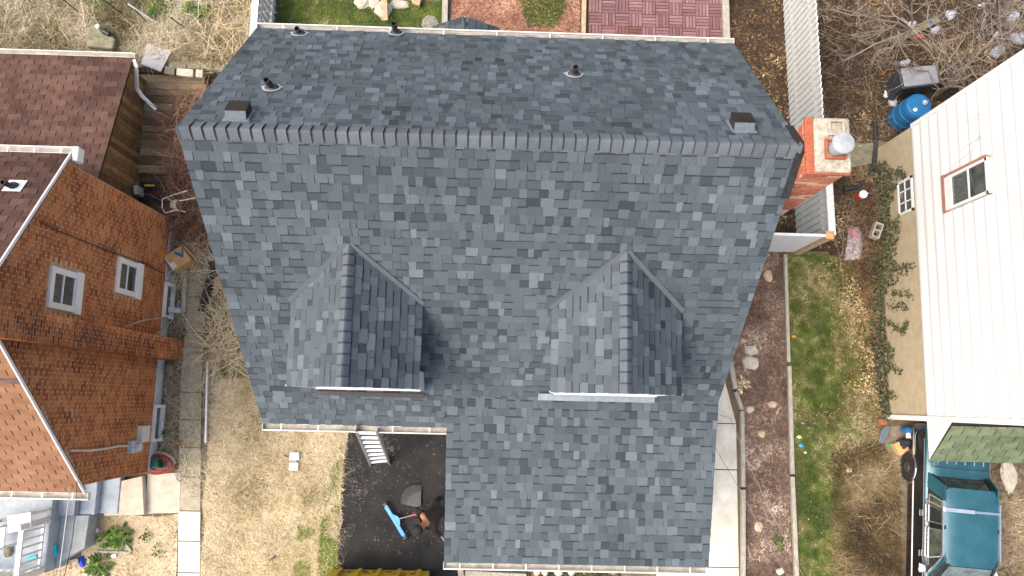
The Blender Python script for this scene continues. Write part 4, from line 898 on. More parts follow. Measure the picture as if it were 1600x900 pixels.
bare_tree(P(1462, 148), [P(1500, 98, 1.8), P(1545, 50, 2.4), P(1600, 20, 2.8), P(1540, 110, 2.2), P(1470, 40, 2.2), P(1430, 60, 1.5), P(1565, 150, 3.6), P(1395, 100, 1.2)], 3, 'bare pale branched tree leaning over the blue barrel and white wall', .05, 3)
bare_tree(P(1405, 62), [P(1330, 60, 1.6), P(1300, 15, 2.2), P(1345, -20, 2.6), P(1420, -10, 2.4), P(1475, 20, 2.2), P(1360, 100, 1.0), P(1318, 95, 1.1)], 9, 'bare tree behind the fence with thin drooping twigs', .045, 3)
bare_tree(P(1530, 45), [P(1580, 8, 2.2), P(1560, -30, 2.8), P(1500, -10, 2.4), P(1610, 60, 2.4), P(1500, 60, 1.6), P(1570, 90, 2.6)], 14, 'bare tree among the plastic bags in the far corner', .045, 3)
bare_tree(P(1388, 298), [P(1470, 325, 1.1), P(1510, 350, 1.5), P(1440, 296, .8)], 21, 'slender bare sapling reaching across the white wall below the window', .016, 2)
q = random.Random(77)
for i, (a, b, c) in enumerate((((1318, 440), (1312, 400), (1300, 350)), ((1316, 400), (1318, 360), (1335, 320)), ((1308, 385), (1300, 370), (1292, 345)))):
    mb = MB(); mb.tube([P(*a, .02), P(*b, .5), P(*c, 1.3)], [.008, .006, .003], 4, .5)
    for _ in range(3): gen_branch(mb, P(*b, .5), V((q.gauss(0, .4), q.gauss(0, .4), 1)).normalized(), .4, .004, 1, q, .5)
    mb.build('bare_sapling', BARK, label=('tall thin sapling stem standing on the lawn below the fence corner', 'thin sapling stem leaning towards the red cooler', 'short thin sapling stem beside the orange capped post')[i], cat='sapling')
# scrubby twigs over leaf litter behind the fence
mb = MB(); twigs(mb, P(1335, 150), 240, (1.2, 1.6), .25, 91, (.3, .9), .0035, .3, .25, .45); twigs(mb, P(1380, 250), 260, (.9, .9), .2, 92, (.2, .6), .003, .3, .25, .4); twigs(mb, P(1350, 350), 220, (.7, .9), .2, 93, (.2, .6), .003, .3, .25, .45); twigs(mb, P(1560, 20), 200, (1.2, 1.0), .3, 94, (.3, .9), .004, .3, .25, .5)
mb.build('brushwood', BARK, kind='stuff', label='thin dead twigs lying over the leaf litter behind the fence', cat='twigs')
mb = MB(); twigs(mb, P(1365, 765), 130, (.55, 1.0), .12, 95, (.2, .6), .0035, .3, .15, .35); twigs(mb, P(1350, 850), 50, (.6, .8), .1, 96, (.2, .6), .0035, .3, .15, .25)
mb.build('brushwood', STRAW, kind='stuff', label='straw stalks tangled on the dead grass beside the car', cat='straw')
mb = MB(); twigs(mb, V((-9.2, 8.4, .4)), 700, (3.6, 1.4), .1, 97, (.25, .8), .0045, .25, .1, .55); twigs(mb, V((-5.9, 7.9, .4)), 420, (.7, 1.3), .35, 98, (.4, 1.0), .0045, .25, .5, .55)
mb.build('brushwood', STRAW, kind='stuff', label='long straw stalks matted over the rear yard', cat='straw')
# ivy along the white house
mb = MB(); q = random.Random(61)
for i in range(3000):
    y = q.uniform(-.25, 5.4); hmax = .14 + .5 * max(0, noise.noise((y * 1.3, 4, 1)) + .15) + (.45 if 2.6 < y < 4.0 else 0) + (.25 if y > 4.4 else 0)
    wdt = .06 + .2 * (noise.noise((y * .9, 7, 3)) + .6); s = q.uniform(.03, .065); tn = min(1, max(0, q.gauss(.55, .3)))
    bz = bank(WX - .05, y); hmax = max(hmax, .2)
    if q.random() < .45: b = V((WX - .015 - q.random() * .03, y, bz + q.uniform(0, hmax))); nr = V((-1, q.gauss(0, .5), q.gauss(.6, .4))).normalized()
    else:
        dd = q.random(); b = V((WX - .03 - dd * max(.08, wdt), y, bank(WX - .03 - dd * max(.08, wdt), y) + hmax * (1 - dd) * q.uniform(.5, 1) + .02)); nr = V((-.4 + q.gauss(0, .4), q.gauss(0, .4), 1)).normalized()
    u = Matrix.Rotation(q.uniform(0, 6.28), 3, nr) @ nr.orthogonal().normalized(); v = nr.cross(u)
    mb.face([b - u * s * .5, b + v * s * .4, b + u * s * .5, b - v * s * .4], tn)
for (ya, za, yb, zb) in ((1.9, .2, 1.6, .9), (1.6, .9, 1.75, 1.1), (3.1, .3, 2.75, 1.3), (5.1, .4, 4.95, 1.1), (4.95, 1.1, 4.8, 1.25), (3.0, .5, 2.9, 1.5), (.4, .1, .25, .5), (2.2, .1, 2.1, 1.2), (2.45, .4, 2.3, 1.35), (1.0, .1, .75, .75)):
    for k in range(70):
        t = q.random(); b = V((WX - .02 - q.random() * .03, ya + (yb - ya) * t + q.gauss(0, .05), za + (zb - za) * t + q.gauss(0, .04))); nr = V((-1, q.gauss(0, .5), q.gauss(.5, .4))).normalized()
        u = Matrix.Rotation(q.uniform(0, 6.28), 3, nr) @ nr.orthogonal().normalized(); v = nr.cross(u); s = q.uniform(.03, .06)
        mb.face([b - u * s * .5, b + v * s * .4, b + u * s * .5, b - v * s * .4], min(1, max(0, q.gauss(.55, .25))))
mb.build('ivy', IVY, kind='stuff', label='dark ivy climbing the beige foundation of the white house', cat='ivy')
def leafy(px, py, r, n, label, s=(.08, .17), m=None, z=0.0, h=.2, name='leafy_plant', seed=1):
    q = random.Random(seed); p = P(px, py, z); t = thing(name, p, label, 'plant'); mb = MB()
    for i in range(n):
        a = q.uniform(0, 6.28); rr = q.random() * r; b = p + V((math.cos(a) * rr, math.sin(a) * rr, h * (1 - rr / r) * q.uniform(.4, 1) + .02)); L = q.uniform(*s)
        d = V((math.cos(a), math.sin(a), q.uniform(-.1, .7))).normalized(); sv = V((-math.sin(a), math.cos(a), q.uniform(-.3, .3))) * L * q.uniform(.16, .26); tn = q.random()
        mb.add([b, b + d * L * .45 + sv + V((0, 0, .012)), b + d * L * .45 - V((0, 0, .012)), b + d * L * .45 - sv + V((0, 0, .012)), b + d * L - V((0, 0, L * .25))], [(0, 2, 1), (0, 3, 2), (1, 2, 4), (2, 3, 4)], tn)
    mb.build('leaves', m or GLEAF, t); mb = MB(); mb.tube([p, p + V((.01, 0, h * .7))], [.012, .006], 5); mb.build('stem', TWIG, t)
leafy(190, 838, .2, 80, 'broad leaved green plant in the bed before the porch', seed=2)
leafy(168, 842, .12, 40, 'small dark green plant at the corner of the grey porch block', seed=12)
leafy(156, 882, .22, 120, 'dense bright green plant at the bottom left', (.06, .14), seed=3)
leafy(228, 838, .12, 30, 'small green weed beside the light sidewalk', (.04, .09), seed=4)
leafy(248, 860, .12, 40, 'small dark weed cluster nearest the light sidewalk', (.03, .07), seed=5)
leafy(262, 677, .07, 30, 'tiny green weed on the old sidewalk edge', (.04, .08), seed=6)
leafy(300, 18, .2, 110, 'round bright green clump of weeds on the left of the pair', (.05, .12), seed=7, z=.4)
leafy(322, 22, .2, 120, 'round bright green clump of weeds on the right of the pair', (.05, .12), seed=8, z=.4)
leafy(248, 18, .32, 90, 'loose green weeds beside the pale pole', (.05, .12), seed=9, z=.4)
leafy(1217, 845, .2, 80, 'yellow green moss tuft in the mulch bed', (.03, .07), seed=10, h=.06)
leafy(1158, 602, .14, 70, 'dry yellow tuft at the end of the path timber', (.05, .13), m=STRAW, seed=11, h=.1)
# ------------------------------------------------------------------ stones and slabs
for i, (px, py, rx, ry, h, m, lb) in enumerate(((1173, 548, .19, .13, .10, STONE, 'flat grey stepping stone tucked behind another in the mulch'), (1172, 566, .2, .17, .13, STONE, 'pale flat stepping stone resting over another in the mulch'),
        (1207, 632, .11, .08, .05, TAN, 'tan pointed flagstone in the mulch bed'), (1190, 678, .09, .08, .05, TAN, 'small tan flagstone by the path timber'), (1172, 640, .10, .08, .05, STONE, 'grey flat rock beside the path timber bend'),
        (1185, 823, .10, .12, .06, TAN, 'square tan flagstone low in the mulch bed'), (1200, 432, .11, .13, .09, TAN, 'round tan stone near the top of the mulch bed'), (1218, 892, .10, .08, .08, STONE, 'pale rock at the bottom of the mulch bed'),
        (268, 577, .10, .16, .14, GSTONE, 'larger brown boulder at the foot of the chimney breast'), (268, 610, .10, .12, .10, GSTONE, 'smaller brown boulder below the chimney breast'),
        (565, 2, .20, .24, .12, STONE, 'pale slab of rock leftmost in the pile behind the house'), (600, 18, .2, .22, .2, STONE, 'round pale boulder under the plank'), (585, 2, .16, .2, .12, STONE, 'flat rock between the slab and the boulder'), (625, 8, .26, .14, .10, STONE, 'long grey rock right of the plank'),
        (1574, 742, .2, .36, .12, STONE, 'long pale broken rock beyond the parked car'), (1340, 232, .24, .13, .10, STONE, 'pale weathered rock right of the chimney'))):
    mb = MB(); mb.rock(P(px, py), (rx, ry, h), 200 + i, n=11); mb.build('stone', m, label=lb, cat='stone')
mb = MB(); mb.lathe([(.19, .0), (.19, .03), (.17, .035), (0, .036)], 22, c=P(672, 37)); mb.build('stepping_stone', mat('round_slab', (.22, .19, .17), (.32, .28, .25), ns=20, rough=.95, bump=.3), label='round grey stepping stone on the rear lawn', cat='stone')
def slab(px4, z, th, m, name, label, cat, bevel=.01, parent=None):
    q = [P(*p, z) for p in px4]; mb = MB(); mb.prism([p - V((0, 0, th)) for p in q][::-1], (0, 0, th)); return mb.build(name, m, parent, label=label, cat=cat, bevel=bevel)
slab(((229, 67), (268, 80), (251, 112), (220, 100)), .47, .03, mat('grey_panel', (.34, .32, .32), (.42, .40, .40), ns=4, rough=.7), 'panel', 'loose grey panel lying on the yard edge above the court', 'panel')
slab(((276, 106), (302, 108), (301, 120), (275, 117)), .5, .09, STONE, 'concrete_block', 'pale concrete block on the retaining wall, nearer the grey panel', 'block')
slab(((306, 108), (317, 109), (316, 121), (305, 120)), .5, .09, STONE, 'concrete_block', 'small pale concrete block on the retaining wall nearest the grey roof', 'block')
slab(((258, 103), (273, 106), (272, 117), (256, 115)), .46, .05, GSTONE, 'concrete_block', 'mossy concrete block beside the grey panel', 'block')
slab(((286, 132), (315, 131), (315, 136), (287, 138)), .12, .05, WHT, 'board', 'short white board below the retaining wall', 'board', .004)
slab(((266, 162), (305, 158), (306, 161), (266, 165)), .14, .03, WOODG, 'board', 'thin grey board among the bush twigs', 'board', .004)
slab(((218, 132), (230, 130), (230, 158), (217, 152)), .03, .03, GSTONE, 'paving_slab', 'mossy paving slab left below the retaining wall', 'slab')
slab(((231, 130), (256, 132), (254, 160), (231, 159)), .03, .03, GSTONE, 'paving_slab', 'mossy paving slab right below the retaining wall', 'slab')
slab(((1326, 225), (1415, 220), (1418, 245), (1328, 262)), .10, .10, GSTONE, 'stone_slab', 'long mossy stone slab between chimney and white house', 'slab')
slab(((1372, 222), (1416, 220), (1410, 250), (1370, 255)), .16, .05, GSTONE, 'stone_slab', 'square mossy stone slab by the corner of the white house', 'slab')
slab(((136, 42), (150, 36), (180, 60), (176, 76), (134, 72)), .62, .22, GSTONE, 'boulder', 'straw covered grey boulder behind the lean to gutter', 'boulder', .04)
slab(((596, -12), (604, -12), (606, 31), (597, 32)), .32, .05, WOODT, 'plank', 'new wooden plank leaning over the rock pile', 'plank', .004)
slab(((640, -6), (660, -6), (655, 8), (645, 4)), .2, .1, WOODT, 'wood_block', 'cut block of wood in the rock pile', 'block')
slab(((662, -8), (690, -8), (690, 3), (664, 3)), .03, .02, TILE, 'deck_tile', 'loose red deck tile at the lawn timber', 'tile', .003)
for i, (a, b, h, m, lb) in enumerate((((97, -2), (128, 23), .9, BLK, 'thin black stake leftmost in the rear yard'), ((160, -2), (192, 23), .9, BLK, 'thin black stake second from the left in the rear yard'), ((210, 15), (233, 38), .9, BLK, 'thin black stake beside the pale pole'), ((266, 27), (288, 43), .9, BLK, 'short thin black stake nearest the green clumps'), ((200, 6), (246, 37), 1.1, WHT, 'pale metal pole leaning in the rear yard'), ((336, 2), (360, 34), .9, WOODG, 'grey wooden stick leaning near the gate'), ((310, -4), (310, 30), .8, WHT, 'thin white rod between the two green clumps'))):
    mb = MB(); mb.tube([P(*b, .4), P(*a, .4 + h * .5)], .012 if i < 4 else .018 if i < 6 else .008, 6); mb.build('stake', m, label=lb, cat='stake')
t = thing('broken_lamp', P(162, 48, .62), 'black broken lamp lying on the boulder', 'lamp'); mb = MB(); mb.tube([P(156, 44, .68), P(163, 49, .68), P(171, 54, .68)], [.03, .07, .05], 8); mb.build('housing', BLK, t); mb = MB(); mb.rock(P(154, 43, .64), (.05, .05, .08), 5); mb.build('lens', WPL, t)
# cinder blocks
def cinder(px, py, rz, label):
    p = P(px, py, bank(P(px, py).x, P(px, py).y)); t = thing('cinder_block', p, label, 'block'); m = Matrix.Translation(p) @ Matrix.Rotation(rz, 4, 'Z'); mb = MB()
    for lo, hi in (((-.17, -.09, 0), (.17, -.06, .16)), ((-.17, .06, 0), (.17, .09, .16)), ((-.17, -.06, 0), (-.14, .06, .16)), ((.14, -.06, 0), (.17, .06, .16)), ((-.015, -.06, 0), (.015, .06, .16))): mb.box(lo, hi, .5, m)
    mb.build('shell', mat('cinder', (.26, .235, .19), (.38, .35, .29), ns=20, rough=.95, bump=.4), t)
cinder(1380, 378, .3, 'grey cinder block nearest the ivy'); cinder(1366, 362, 1.2, 'grey cinder block nearest the patterned cloth')
# ------------------------------------------------------------------ yard things
lad = thing('ladder', P(593, 724), 'aluminium ladder leaning on the gutter above the driveway', 'ladder')
a0, a1, b0, b1 = P(579, 725, .02), P(608, 722, .02), P(555, 668, 3.12), P(588, 670, 3.12)
for s, (a, b) in enumerate(((a0, b0), (a1, b1))):
    mb = MB(); mb.bar(a, b, .035, .085, up=(0, -1, .3)); mb.build('side_rail', METAL, lad)
    mb = MB(); mb.box(a - V((.03, .05, .02)), a + V((.03, .05, .03))); mb.build('rubber_foot', BLK, lad)
for i in range(8):
    t = .06 + i * .118; mb = MB(); mb.bar(a0.lerp(b0, t), a1.lerp(b1, t), .055, .03, up=(0, -.3, 1)); mb.build('rung', METAL, lad)
# yellow skip
dp = thing('skip_container', P(588, 905), 'rust spotted yellow steel skip at the foot of the driveway', 'skip')
sx0, sx1, sy = P(510, 893, .6).x, P(668, 893, .6).x, P(588, 891, .12).y
for lo, hi, nm in (((sx0, sy - .05, .12), (sx1, sy, 1.2), 'wall_panel'), ((sx0, sy - 3.6, .12), (sx0 + .05, sy - .05, 1.2), 'wall_panel'), ((sx1 - .05, sy - 3.6, .12), (sx1, sy - .05, 1.2), 'wall_panel'), ((sx0, sy - 3.65, .12), (sx1, sy - 3.6, 1.2), 'wall_panel'), ((sx0, sy - 3.6, .08), (sx1, sy, .12), 'floor')):
    mb = MB(); mb.box(lo, hi); mb.build(nm, YEL, dp)
mb = MB(); mb.box((sx0 - .04, sy - .09, 1.2), (sx1 + .04, sy + .05, 1.27)); mb.build('rim', YEL, dp, bevel=.012)
for xx in (sx0, sx1 - .06): mb = MB(); mb.box((xx, sy - 3.6, 1.2), (xx + .06, sy - .1, 1.27)); mb.build('rim', YEL, dp, bevel=.012)
for i in range(22):
    x = sx0 + .1 + rnd.random() * (sx1 - sx0 - .3); mb = MB(); wd = rnd.uniform(.04, .16); zz = rnd.choice((.25, .4, .6, .85, 1.1)); mb.prism([(x + wd * math.cos(k) * rnd.uniform(.5, 1), sy + .001, zz + .06 * math.sin(k) * rnd.uniform(.5, 1)) for k in (0, .9, 1.8, 2.7, 3.6, 4.5, 5.4)], (0, .003, 0)); mb.build('rust_patch', RUST, dp)
for i in range(5): mb = MB(); x = sx0 + .2 + i * (sx1 - sx0 - .4) / 4; mb.box((x - .04, sy, .15), (x + .04, sy + .045, 1.2)); mb.build('rib', YEL, dp)
# sweeper
sw = thing('magnetic_sweeper', P(617, 814), 'blue magnetic sweeper with thin grey handle on the driveway', 'sweeper')
sa, sb = P(603, 791, .12), P(631, 837, .12); mb = MB(); mb.bar(sa, sb, .075, .05); mb.build('magnet_bar', plain('sweeper_blue', (.07, .27, .62), .4), sw, bevel=.01)
d = (sb - sa).normalized(); cc = sa.lerp(sb, .5); n2 = V((-d.y, d.x, 0))
mb = MB(); mb.prism([cc - d * .14 + n2 * .037 + V((0, 0, -.02)), cc + d * .14 + n2 * .037 + V((0, 0, -.02)), cc + d * .04 + n2 * .1 + V((0, 0, -.02)), cc - d * .04 + n2 * .1 + V((0, 0, -.02))], (0, 0, .045)); mb.build('bracket', _mats['sweeper_blue'], sw)
for e, s in ((sa, -1), (sb, 1)):
    m = Matrix.Translation(V((e.x, e.y, .065)) + d * s * .05) @ d.to_track_quat('Z', 'Y').to_matrix().to_4x4(); mb = MB(); mb.lathe([(.03, -.022), (.065, -.02), (.065, .02), (.03, .022)], 18, m=m); mb.build('wheel', DKGREY, sw)
    mb = MB(); mb.bar(e, V((e.x, e.y, .07)) + d * s * .05, .04, .02); mb.build('axle', GALV, sw)
grip = P(651, 803, .95); mb = MB(); mb.tube([cc + n2 * .06, cc.lerp(grip, .8)], .011, 8); mb.build('handle', METAL, sw); mb = MB(); mb.tube([cc.lerp(grip, .78), grip + (grip - cc).normalized() * .05], .017, 8); mb.build('grip', plain('pink_grip', (.6, .06, .14), .5), sw)
# leaf rake
rk = thing('leaf_rake', P(645, 780), 'black fan shaped leaf rake resting on the driveway', 'rake')
ap, en = P(657, 794, .07), P(701, 854, 1.42); f0, f1 = P(627, 786, .015), P(658, 758, .015); mb = MB()
for i in range(24):
    t = i / 23; a = V((f0.x - ap.x, f0.y - ap.y, 0)); b = V((f1.x - ap.x, f1.y - ap.y, 0)); an = math.atan2(a.y, a.x); bn = math.atan2(b.y, b.x)
    if bn > an: bn -= 2 * math.pi
    th = an + (bn - an) * t; L = a.length * (1 - t) + b.length * t; L *= 1 + .14 * math.sin(math.pi * t); tip = V((ap.x + math.cos(th) * L, ap.y + math.sin(th) * L, .05)); mb.bar(ap.lerp(tip, .12), tip, .011, .004); mb.bar(tip, tip + (tip - ap).normalized() * .02 - V((0, 0, .05)), .01, .004)
mb.build('tines', DKGREY, rk)
mb = MB(); a = V((f0.x - ap.x, f0.y - ap.y, 0)); pts = []
for r_o in (.1, .72):
    for i in range(9):
        t = i / 8 if r_o < .5 else 1 - i / 8; th = an + (bn - an) * t; L = (a.length * (1 - t) + b.length * t) * r_o; pts.append(V((ap.x + math.cos(th) * L, ap.y + math.sin(th) * L, .052)))
mb.prism(pts, (0, 0, .006)); mb.build('fan_plate', mat('rake_plate', (.035, .038, .048), (.06, .065, .08), rough=.5), rk)
mb = MB(); mb.tube([ap, en], .013, 8); mb.build('handle', WOODG, rk)
# person
SKIN = mat('skin', (.24, .11, .062), (.32, .155, .09), ns=20, rough=.6); SHIRT = mat('brown_shirt', (.007, .006, .006), (.03, .018, .013), ns=15, rough=.95, bump=.5, bs=50); PANT = mat('dark_trousers', (.012, .012, .014), (.022, .022, .026), ns=10, rough=.95); HAIR = plain('black_cap', (.008, .008, .009), .8)
def skinned(name, nodes, edges, m, parent, root=0, sub=2):
    me = bpy.data.meshes.new(name); me.from_pydata([n[0] for n in nodes], edges, []); o = bpy.data.objects.new(name + '_t', me); COL.objects.link(o)
    sk = o.modifiers.new('skin', 'SKIN'); sk.use_smooth_shade = True
    for i, n in enumerate(nodes):
        sv = me.skin_vertices[0].data[i]; r = n[1]; sv.radius = r if isinstance(r, tuple) else (r, r); sv.use_root = (i == root)
    if sub: s = o.modifiers.new('sub', 'SUBSURF'); s.levels = sub; s.render_levels = sub
    dg = bpy.context.evaluated_depsgraph_get(); me2 = bpy.data.meshes.new_from_object(o.evaluated_get(dg)); me2.materials.clear(); me2.materials.append(m); me2.polygons.foreach_set('use_smooth', [True] * len(me2.polygons))
    bpy.data.objects.remove(o); r = bpy.data.objects.new(name, me2); COL.objects.link(r); r.parent = parent; r.matrix_parent_inverse = Matrix.Translation(-V(parent.location)); return r
hd = P(655, 826, 1.58); fw = V((-.78, -.627, 0)).normalized(); rt = V((fw.y, -fw.x, 0)); bs = hd - fw * .40; bs.z = 0
def bp(f, r, z): return bs + fw * f + rt * r + V((0, 0, z))
per = thing('person', (bs.x, bs.y, 0), 'person in dark brown shirt and black cap holding a sweeper and a rake', 'person')
hR = grip.copy(); tH = .66; hL = ap.lerp(en, tH)
def arm(sh, hand, out):
    mid = (sh + hand) / 2; return mid + out * .10 - V((0, 0, .06))
shR, shL = bp(.25, .185, 1.37), bp(.25, -.185, 1.37)
elR, elL = arm(shR, hR, rt), arm(shL, hL, -rt)
def build_hand(nodes, edges, wi, wrist, hand, axis, sgn):
    d = (hand - wrist).normalized(); ax = axis.normalized(); k = ax.cross(d).normalized() * .028 * sgn
    pm = len(nodes); nodes.append((hand - d * .02 + k * .6, (.026, .034))); edges.append((wi, pm))
    for j in range(4):
        o = (j - 1.5) * .02; L = (.9, 1.05, 1.0, .8)[j]; p0 = hand + ax * o + k; p1 = p0 + d * .035 * L - k * .4; p2 = p1 - k * 1.5 * L + d * .004
        i = len(nodes); nodes += [(p0, .0095), (p1, .009), (p2, .008)]; edges += [(pm, i), (i, i + 1), (i + 1, i + 2)]
    p0 = hand - d * .02 + ax * .04 * 1 + k * .3; p1 = p0 + d * .02 - k * .9; i = len(nodes); nodes += [(p0, .0105), (p1, .009)]; edges += [(pm, i), (i, i + 1)]
N_ = [(bp(0, 0, .93), .06), (bp(.08, 0, 1.1), .07), (bp(.2, 0, 1.3), (.11, .10)), (bp(.28, 0, 1.42), .06), (bp(.33, 0, 1.49), .056), (bp(.37, 0, 1.54), .075), (bp(.41, 0, 1.61), .088), (bp(.44, 0, 1.66), .07)]
E_ = [(i, i + 1) for i in range(7)]
for s, sh, el, hn in ((1, shR, elR, hR), (-1, shL, elL, hL)):
    i = len(N_); wr = el.lerp(hn, .82); N_ += [(sh, .05), (el, .04), (wr, .03)]; E_ += [(2, i), (i, i + 1), (i + 1, i + 2)]
    build_hand(N_, E_, i + 2, wr, hn, (grip - cc) if s > 0 else (en - ap), s)
for s in (1, -1):
    i = len(N_); N_ += [(bp(.0, s * .09, .86), .06), (bp(.05, s * .12, .48), .06), (bp(-.02, s * .13, .09), .042), (bp(.12, s * .15, .04), .036)]; E_ += [(0, i), (i, i + 1), (i + 1, i + 2), (i + 2, i + 3)]
skinned('body', N_, E_, SKIN, per)
SN = [(bp(-.01, 0, .86), .145), (bp(.08, 0, 1.1), .15), (bp(.2, 0, 1.3), (.17, .15)), (bp(.265, 0, 1.40), .085)]; SE = [(0, 1), (1, 2), (2, 3)]
for sh, el, hn in ((shR, elR, hR), (shL, elL, hL)):
    i = len(SN); SN += [(sh, .092), (el, .068), (el.lerp(hn, .35), .052)]; SE += [(2, i), (i, i + 1), (i + 1, i + 2)]
skinned('shirt', SN, SE, SHIRT, per)
TN = [(bp(-.01, 0, .93), .15), (bp(.03, 0, 1.04), .135)]; TE = [(0, 1)]
for s in (1, -1):
    i = len(TN); TN += [(bp(.0, s * .09, .82), .105), (bp(.05, s * .12, .48), .08), (bp(-.02, s * .13, .12), .062)]; TE += [(0, i), (i, i + 1), (i + 1, i + 2)]
skinned('trousers', TN, TE, PANT, per)
for s in (1, -1): skinned('shoe', [(bp(-.05, s * .13, .05), .05), (bp(.06, s * .14, .045), .05), (bp(.16, s * .155, .035), .04)], [(0, 1), (1, 2)], DKGREY, per)
m = Matrix.Translation(bp(.42, 0, 1.63)) @ Matrix((fw, -rt, V((0, 0, 1)))).transposed().to_4x4() @ Matrix.Rotation(R(28), 4, 'Y')
mb = MB(); mb.lathe([(.104, -.01), (.106, .03), (.092, .075), (.055, .105), (0, .115)], 20, m=m); cap = mb.build('cap', HAIR, per, smooth=True)
mb = MB(); mb.prism([m @ V(p) for p in ((.07, -.08, .0), (.15, -.06, -.01), (.175, 0, -.015), (.15, .06, -.01), (.07, .08, .0))], m.to_3x3() @ V((0, 0, .008))); mb.build('peak', HAIR, cap)
mb = MB(); fm = Matrix.Translation(bp(.41, 0, 1.59)) @ Matrix((fw, -rt, V((0, 0, 1)))).transposed().to_4x4() @ Matrix.Rotation(R(28), 4, 'Y')
for s in (-1, 1): mb.lathe([(.001, -.006), (.011, 0), (.001, .006)], 8, m=fm @ Matrix.Translation((.083, s * .032, .005)) @ Matrix.Rotation(R(90), 4, 'Y'))
mb.build('eyes', HAIR, per)
mb = MB(); mb.add([fm @ V(p) for p in ((.085, 0, .01), (.082, -.016, -.03), (.082, .016, -.03), (.112, 0, -.026))], [(0, 1, 3), (0, 3, 2), (1, 2, 3)]); mb.build('nose', SKIN, per)
mb = MB(); mb.box((.07, -.025, -.062), (.086, .025, -.054), .5, fm); mb.build('mouth', plain('lips', (.22, .07, .05), .6), per)
for s in (-1, 1): mb = MB(); mb.rock(fm @ V((0, s * .088, -.03)), (.022, .012, .05), 3); mb.build('ear', SKIN, per)
# white two-part foam object, hand tool
t = thing('foam_carrier', P(459, 720), 'white two part plastic case lying open on the dry lawn', 'case')
slab(((453, 707), (467, 707), (467, 719), (452, 719)), .1, .08, WPL, 'lid', None, None, .012, t); slab(((452, 723), (466, 723), (465, 735), (451, 735)), .1, .08, WPL, 'case_half', None, None, .012, t); slab(((456, 718.6), (463, 718.6), (463, 723.4), (456, 723.4)), .07, .05, GREYP, 'hinge', None, None, .004, t)
slab(((444, 710), (452, 712), (451, 715), (444, 713)), .02, .015, TWIG, 'wood_scrap', 'brown scrap of wood beside the white case', 'scrap', .003)
t = thing('hand_brush', P(424, 876), 'yellow handled wire brush lying on the dry lawn', 'brush'); mb = MB(); mb.tube([P(414, 879, .03), P(420, 876, .03)], .016, 8); mb.build('handle', YEL, t); mb = MB(); mb.bar(P(420, 876, .03), P(431, 869, .03), .05, .025); mb.build('bristles', BLK, t)
# cardboard boxes
def carton(px4, z, h, label, group=None):
    q = [P(*p, z) for p in px4]; b = [V((p.x, p.y, p.z - h)) for p in q]; t = thing('cardboard_box', b[0].lerp(b[2], .5), label, 'box', group); mb = MB(); n = 4
    mb.add(q + b, [(0, 1, 2, 3)] + [(i, 4 + i, 4 + (i + 1) % 4, (i + 1) % 4) for i in range(4)] + [(7, 6, 5, 4)]); mb.build('carton', CARD, t); return t, q
t, q = carton(((255, 401), (283, 384), (299, 406), (271, 423)), .42, .38, 'closed cardboard box with a blue tick mark beside the brick wall')
def onq(u, v, o=.004): return q[0].lerp(q[1], u).lerp(q[3].lerp(q[2], u), v) + V((0, 0, o))
mb = MB(); mb.prism([onq(.50, .18), onq(.60, .08), onq(.78, .42), onq(.98, .10), onq(1.0, .22), onq(.80, .60), onq(.70, .60)], (0, 0, .002)); mb.build('tick_print', plain('print_blue', (.03, .09, .22), .8), t)
mb = MB(); mb.prism([onq(.05, .55), onq(.28, .55), onq(.28, .9), onq(.05, .9)], (0, 0, .002)); mb.build('paper_label', mat('paper', (.62, .56, .45), (.7, .64, .54), rough=.8), t)
mb = MB(); mb.prism([onq(.0, .0), onq(.0, 1), onq(.07, 1), onq(.07, 0)], (0, 0, .0015)); mb.build('tape', _mats['paper'], t)
mb = MB(); mb.bar(q[1] + V((.03, .03, -.02)), q[2] + V((.1, -.0, -.06)), .015, .12); mb.build('flap', CARD, t)
slab(((288, 379), (304, 377), (308, 381), (290, 384)), .1, .04, WPL, 'crushed_bottle', 'pale crushed bottle behind the cardboard box', 'bottle', .015)
# lawn chair frame
t = thing('lawn_chair', P(275, 322), 'broken pale metal lawn chair frame among brown twigs', 'chair')
for pts in (((253, 326), (254, 311), (272, 304), (293, 298)), ((280, 314), (306, 309)), ((254, 326), (258, 333), (275, 328), (290, 331)), ((262, 309), (268, 314), (275, 315))): mb = MB(); mb.tube([P(*p, .5) for p in pts], .014, 6); mb.build('frame_tube', mat('chair_paint', (.62, .56, .48), (.75, .7, .62), rough=.5), t)
mb = MB(); m = Matrix.Translation(P(275, 321, .38)); mb.lathe([(.12, -.05), (.13, .04), (.12, .09), (.1, .095), (.1, .02), (0, .01)], 14, m=m @ Matrix.Rotation(R(70), 4, 'Y')); mb.build('seat_basket', mat('worn_seat', (.36, .30, .22), (.55, .49, .4), ns=18, rough=.9), t)
for i, (a, b, lb) in enumerate((((232, 326), (268, 352), 'grey plank lying against the brick wall base, upper of two'), ((244, 346), (272, 366), 'pale plank lying against the brick wall base, lower of two'))): mb = MB(); mb.bar(P(*a, .3), P(*b, .12), .09, .04); mb.build('plank', WOODG, label=lb, cat='plank')
t = thing('plastic_bucket', P(205, 296), 'white lidded bucket at the rear corner of the brick house', 'bucket'); mb = MB(); p = P(204, 298, 0); mb.lathe([(.11, 0), (.13, .34)], 20, c=p); mb.build('body', WPL, t); mb = MB(); mb.lathe([(.14, .335), (.14, .36), (.12, .365), (0, .36)], 22, c=p); mb.build('lid', mat('dull_white', (.52, .53, .54), (.64, .64, .65), ns=20, rough=.6), t)
slab(((208, 290), (215, 289), (216, 303), (209, 304)), .3, .28, mat('can_green', (.32, .33, .27), (.5, .5, .42), ns=22), 'paint_can', 'pale rectangular can beside the lidded bucket', 'can', .01)
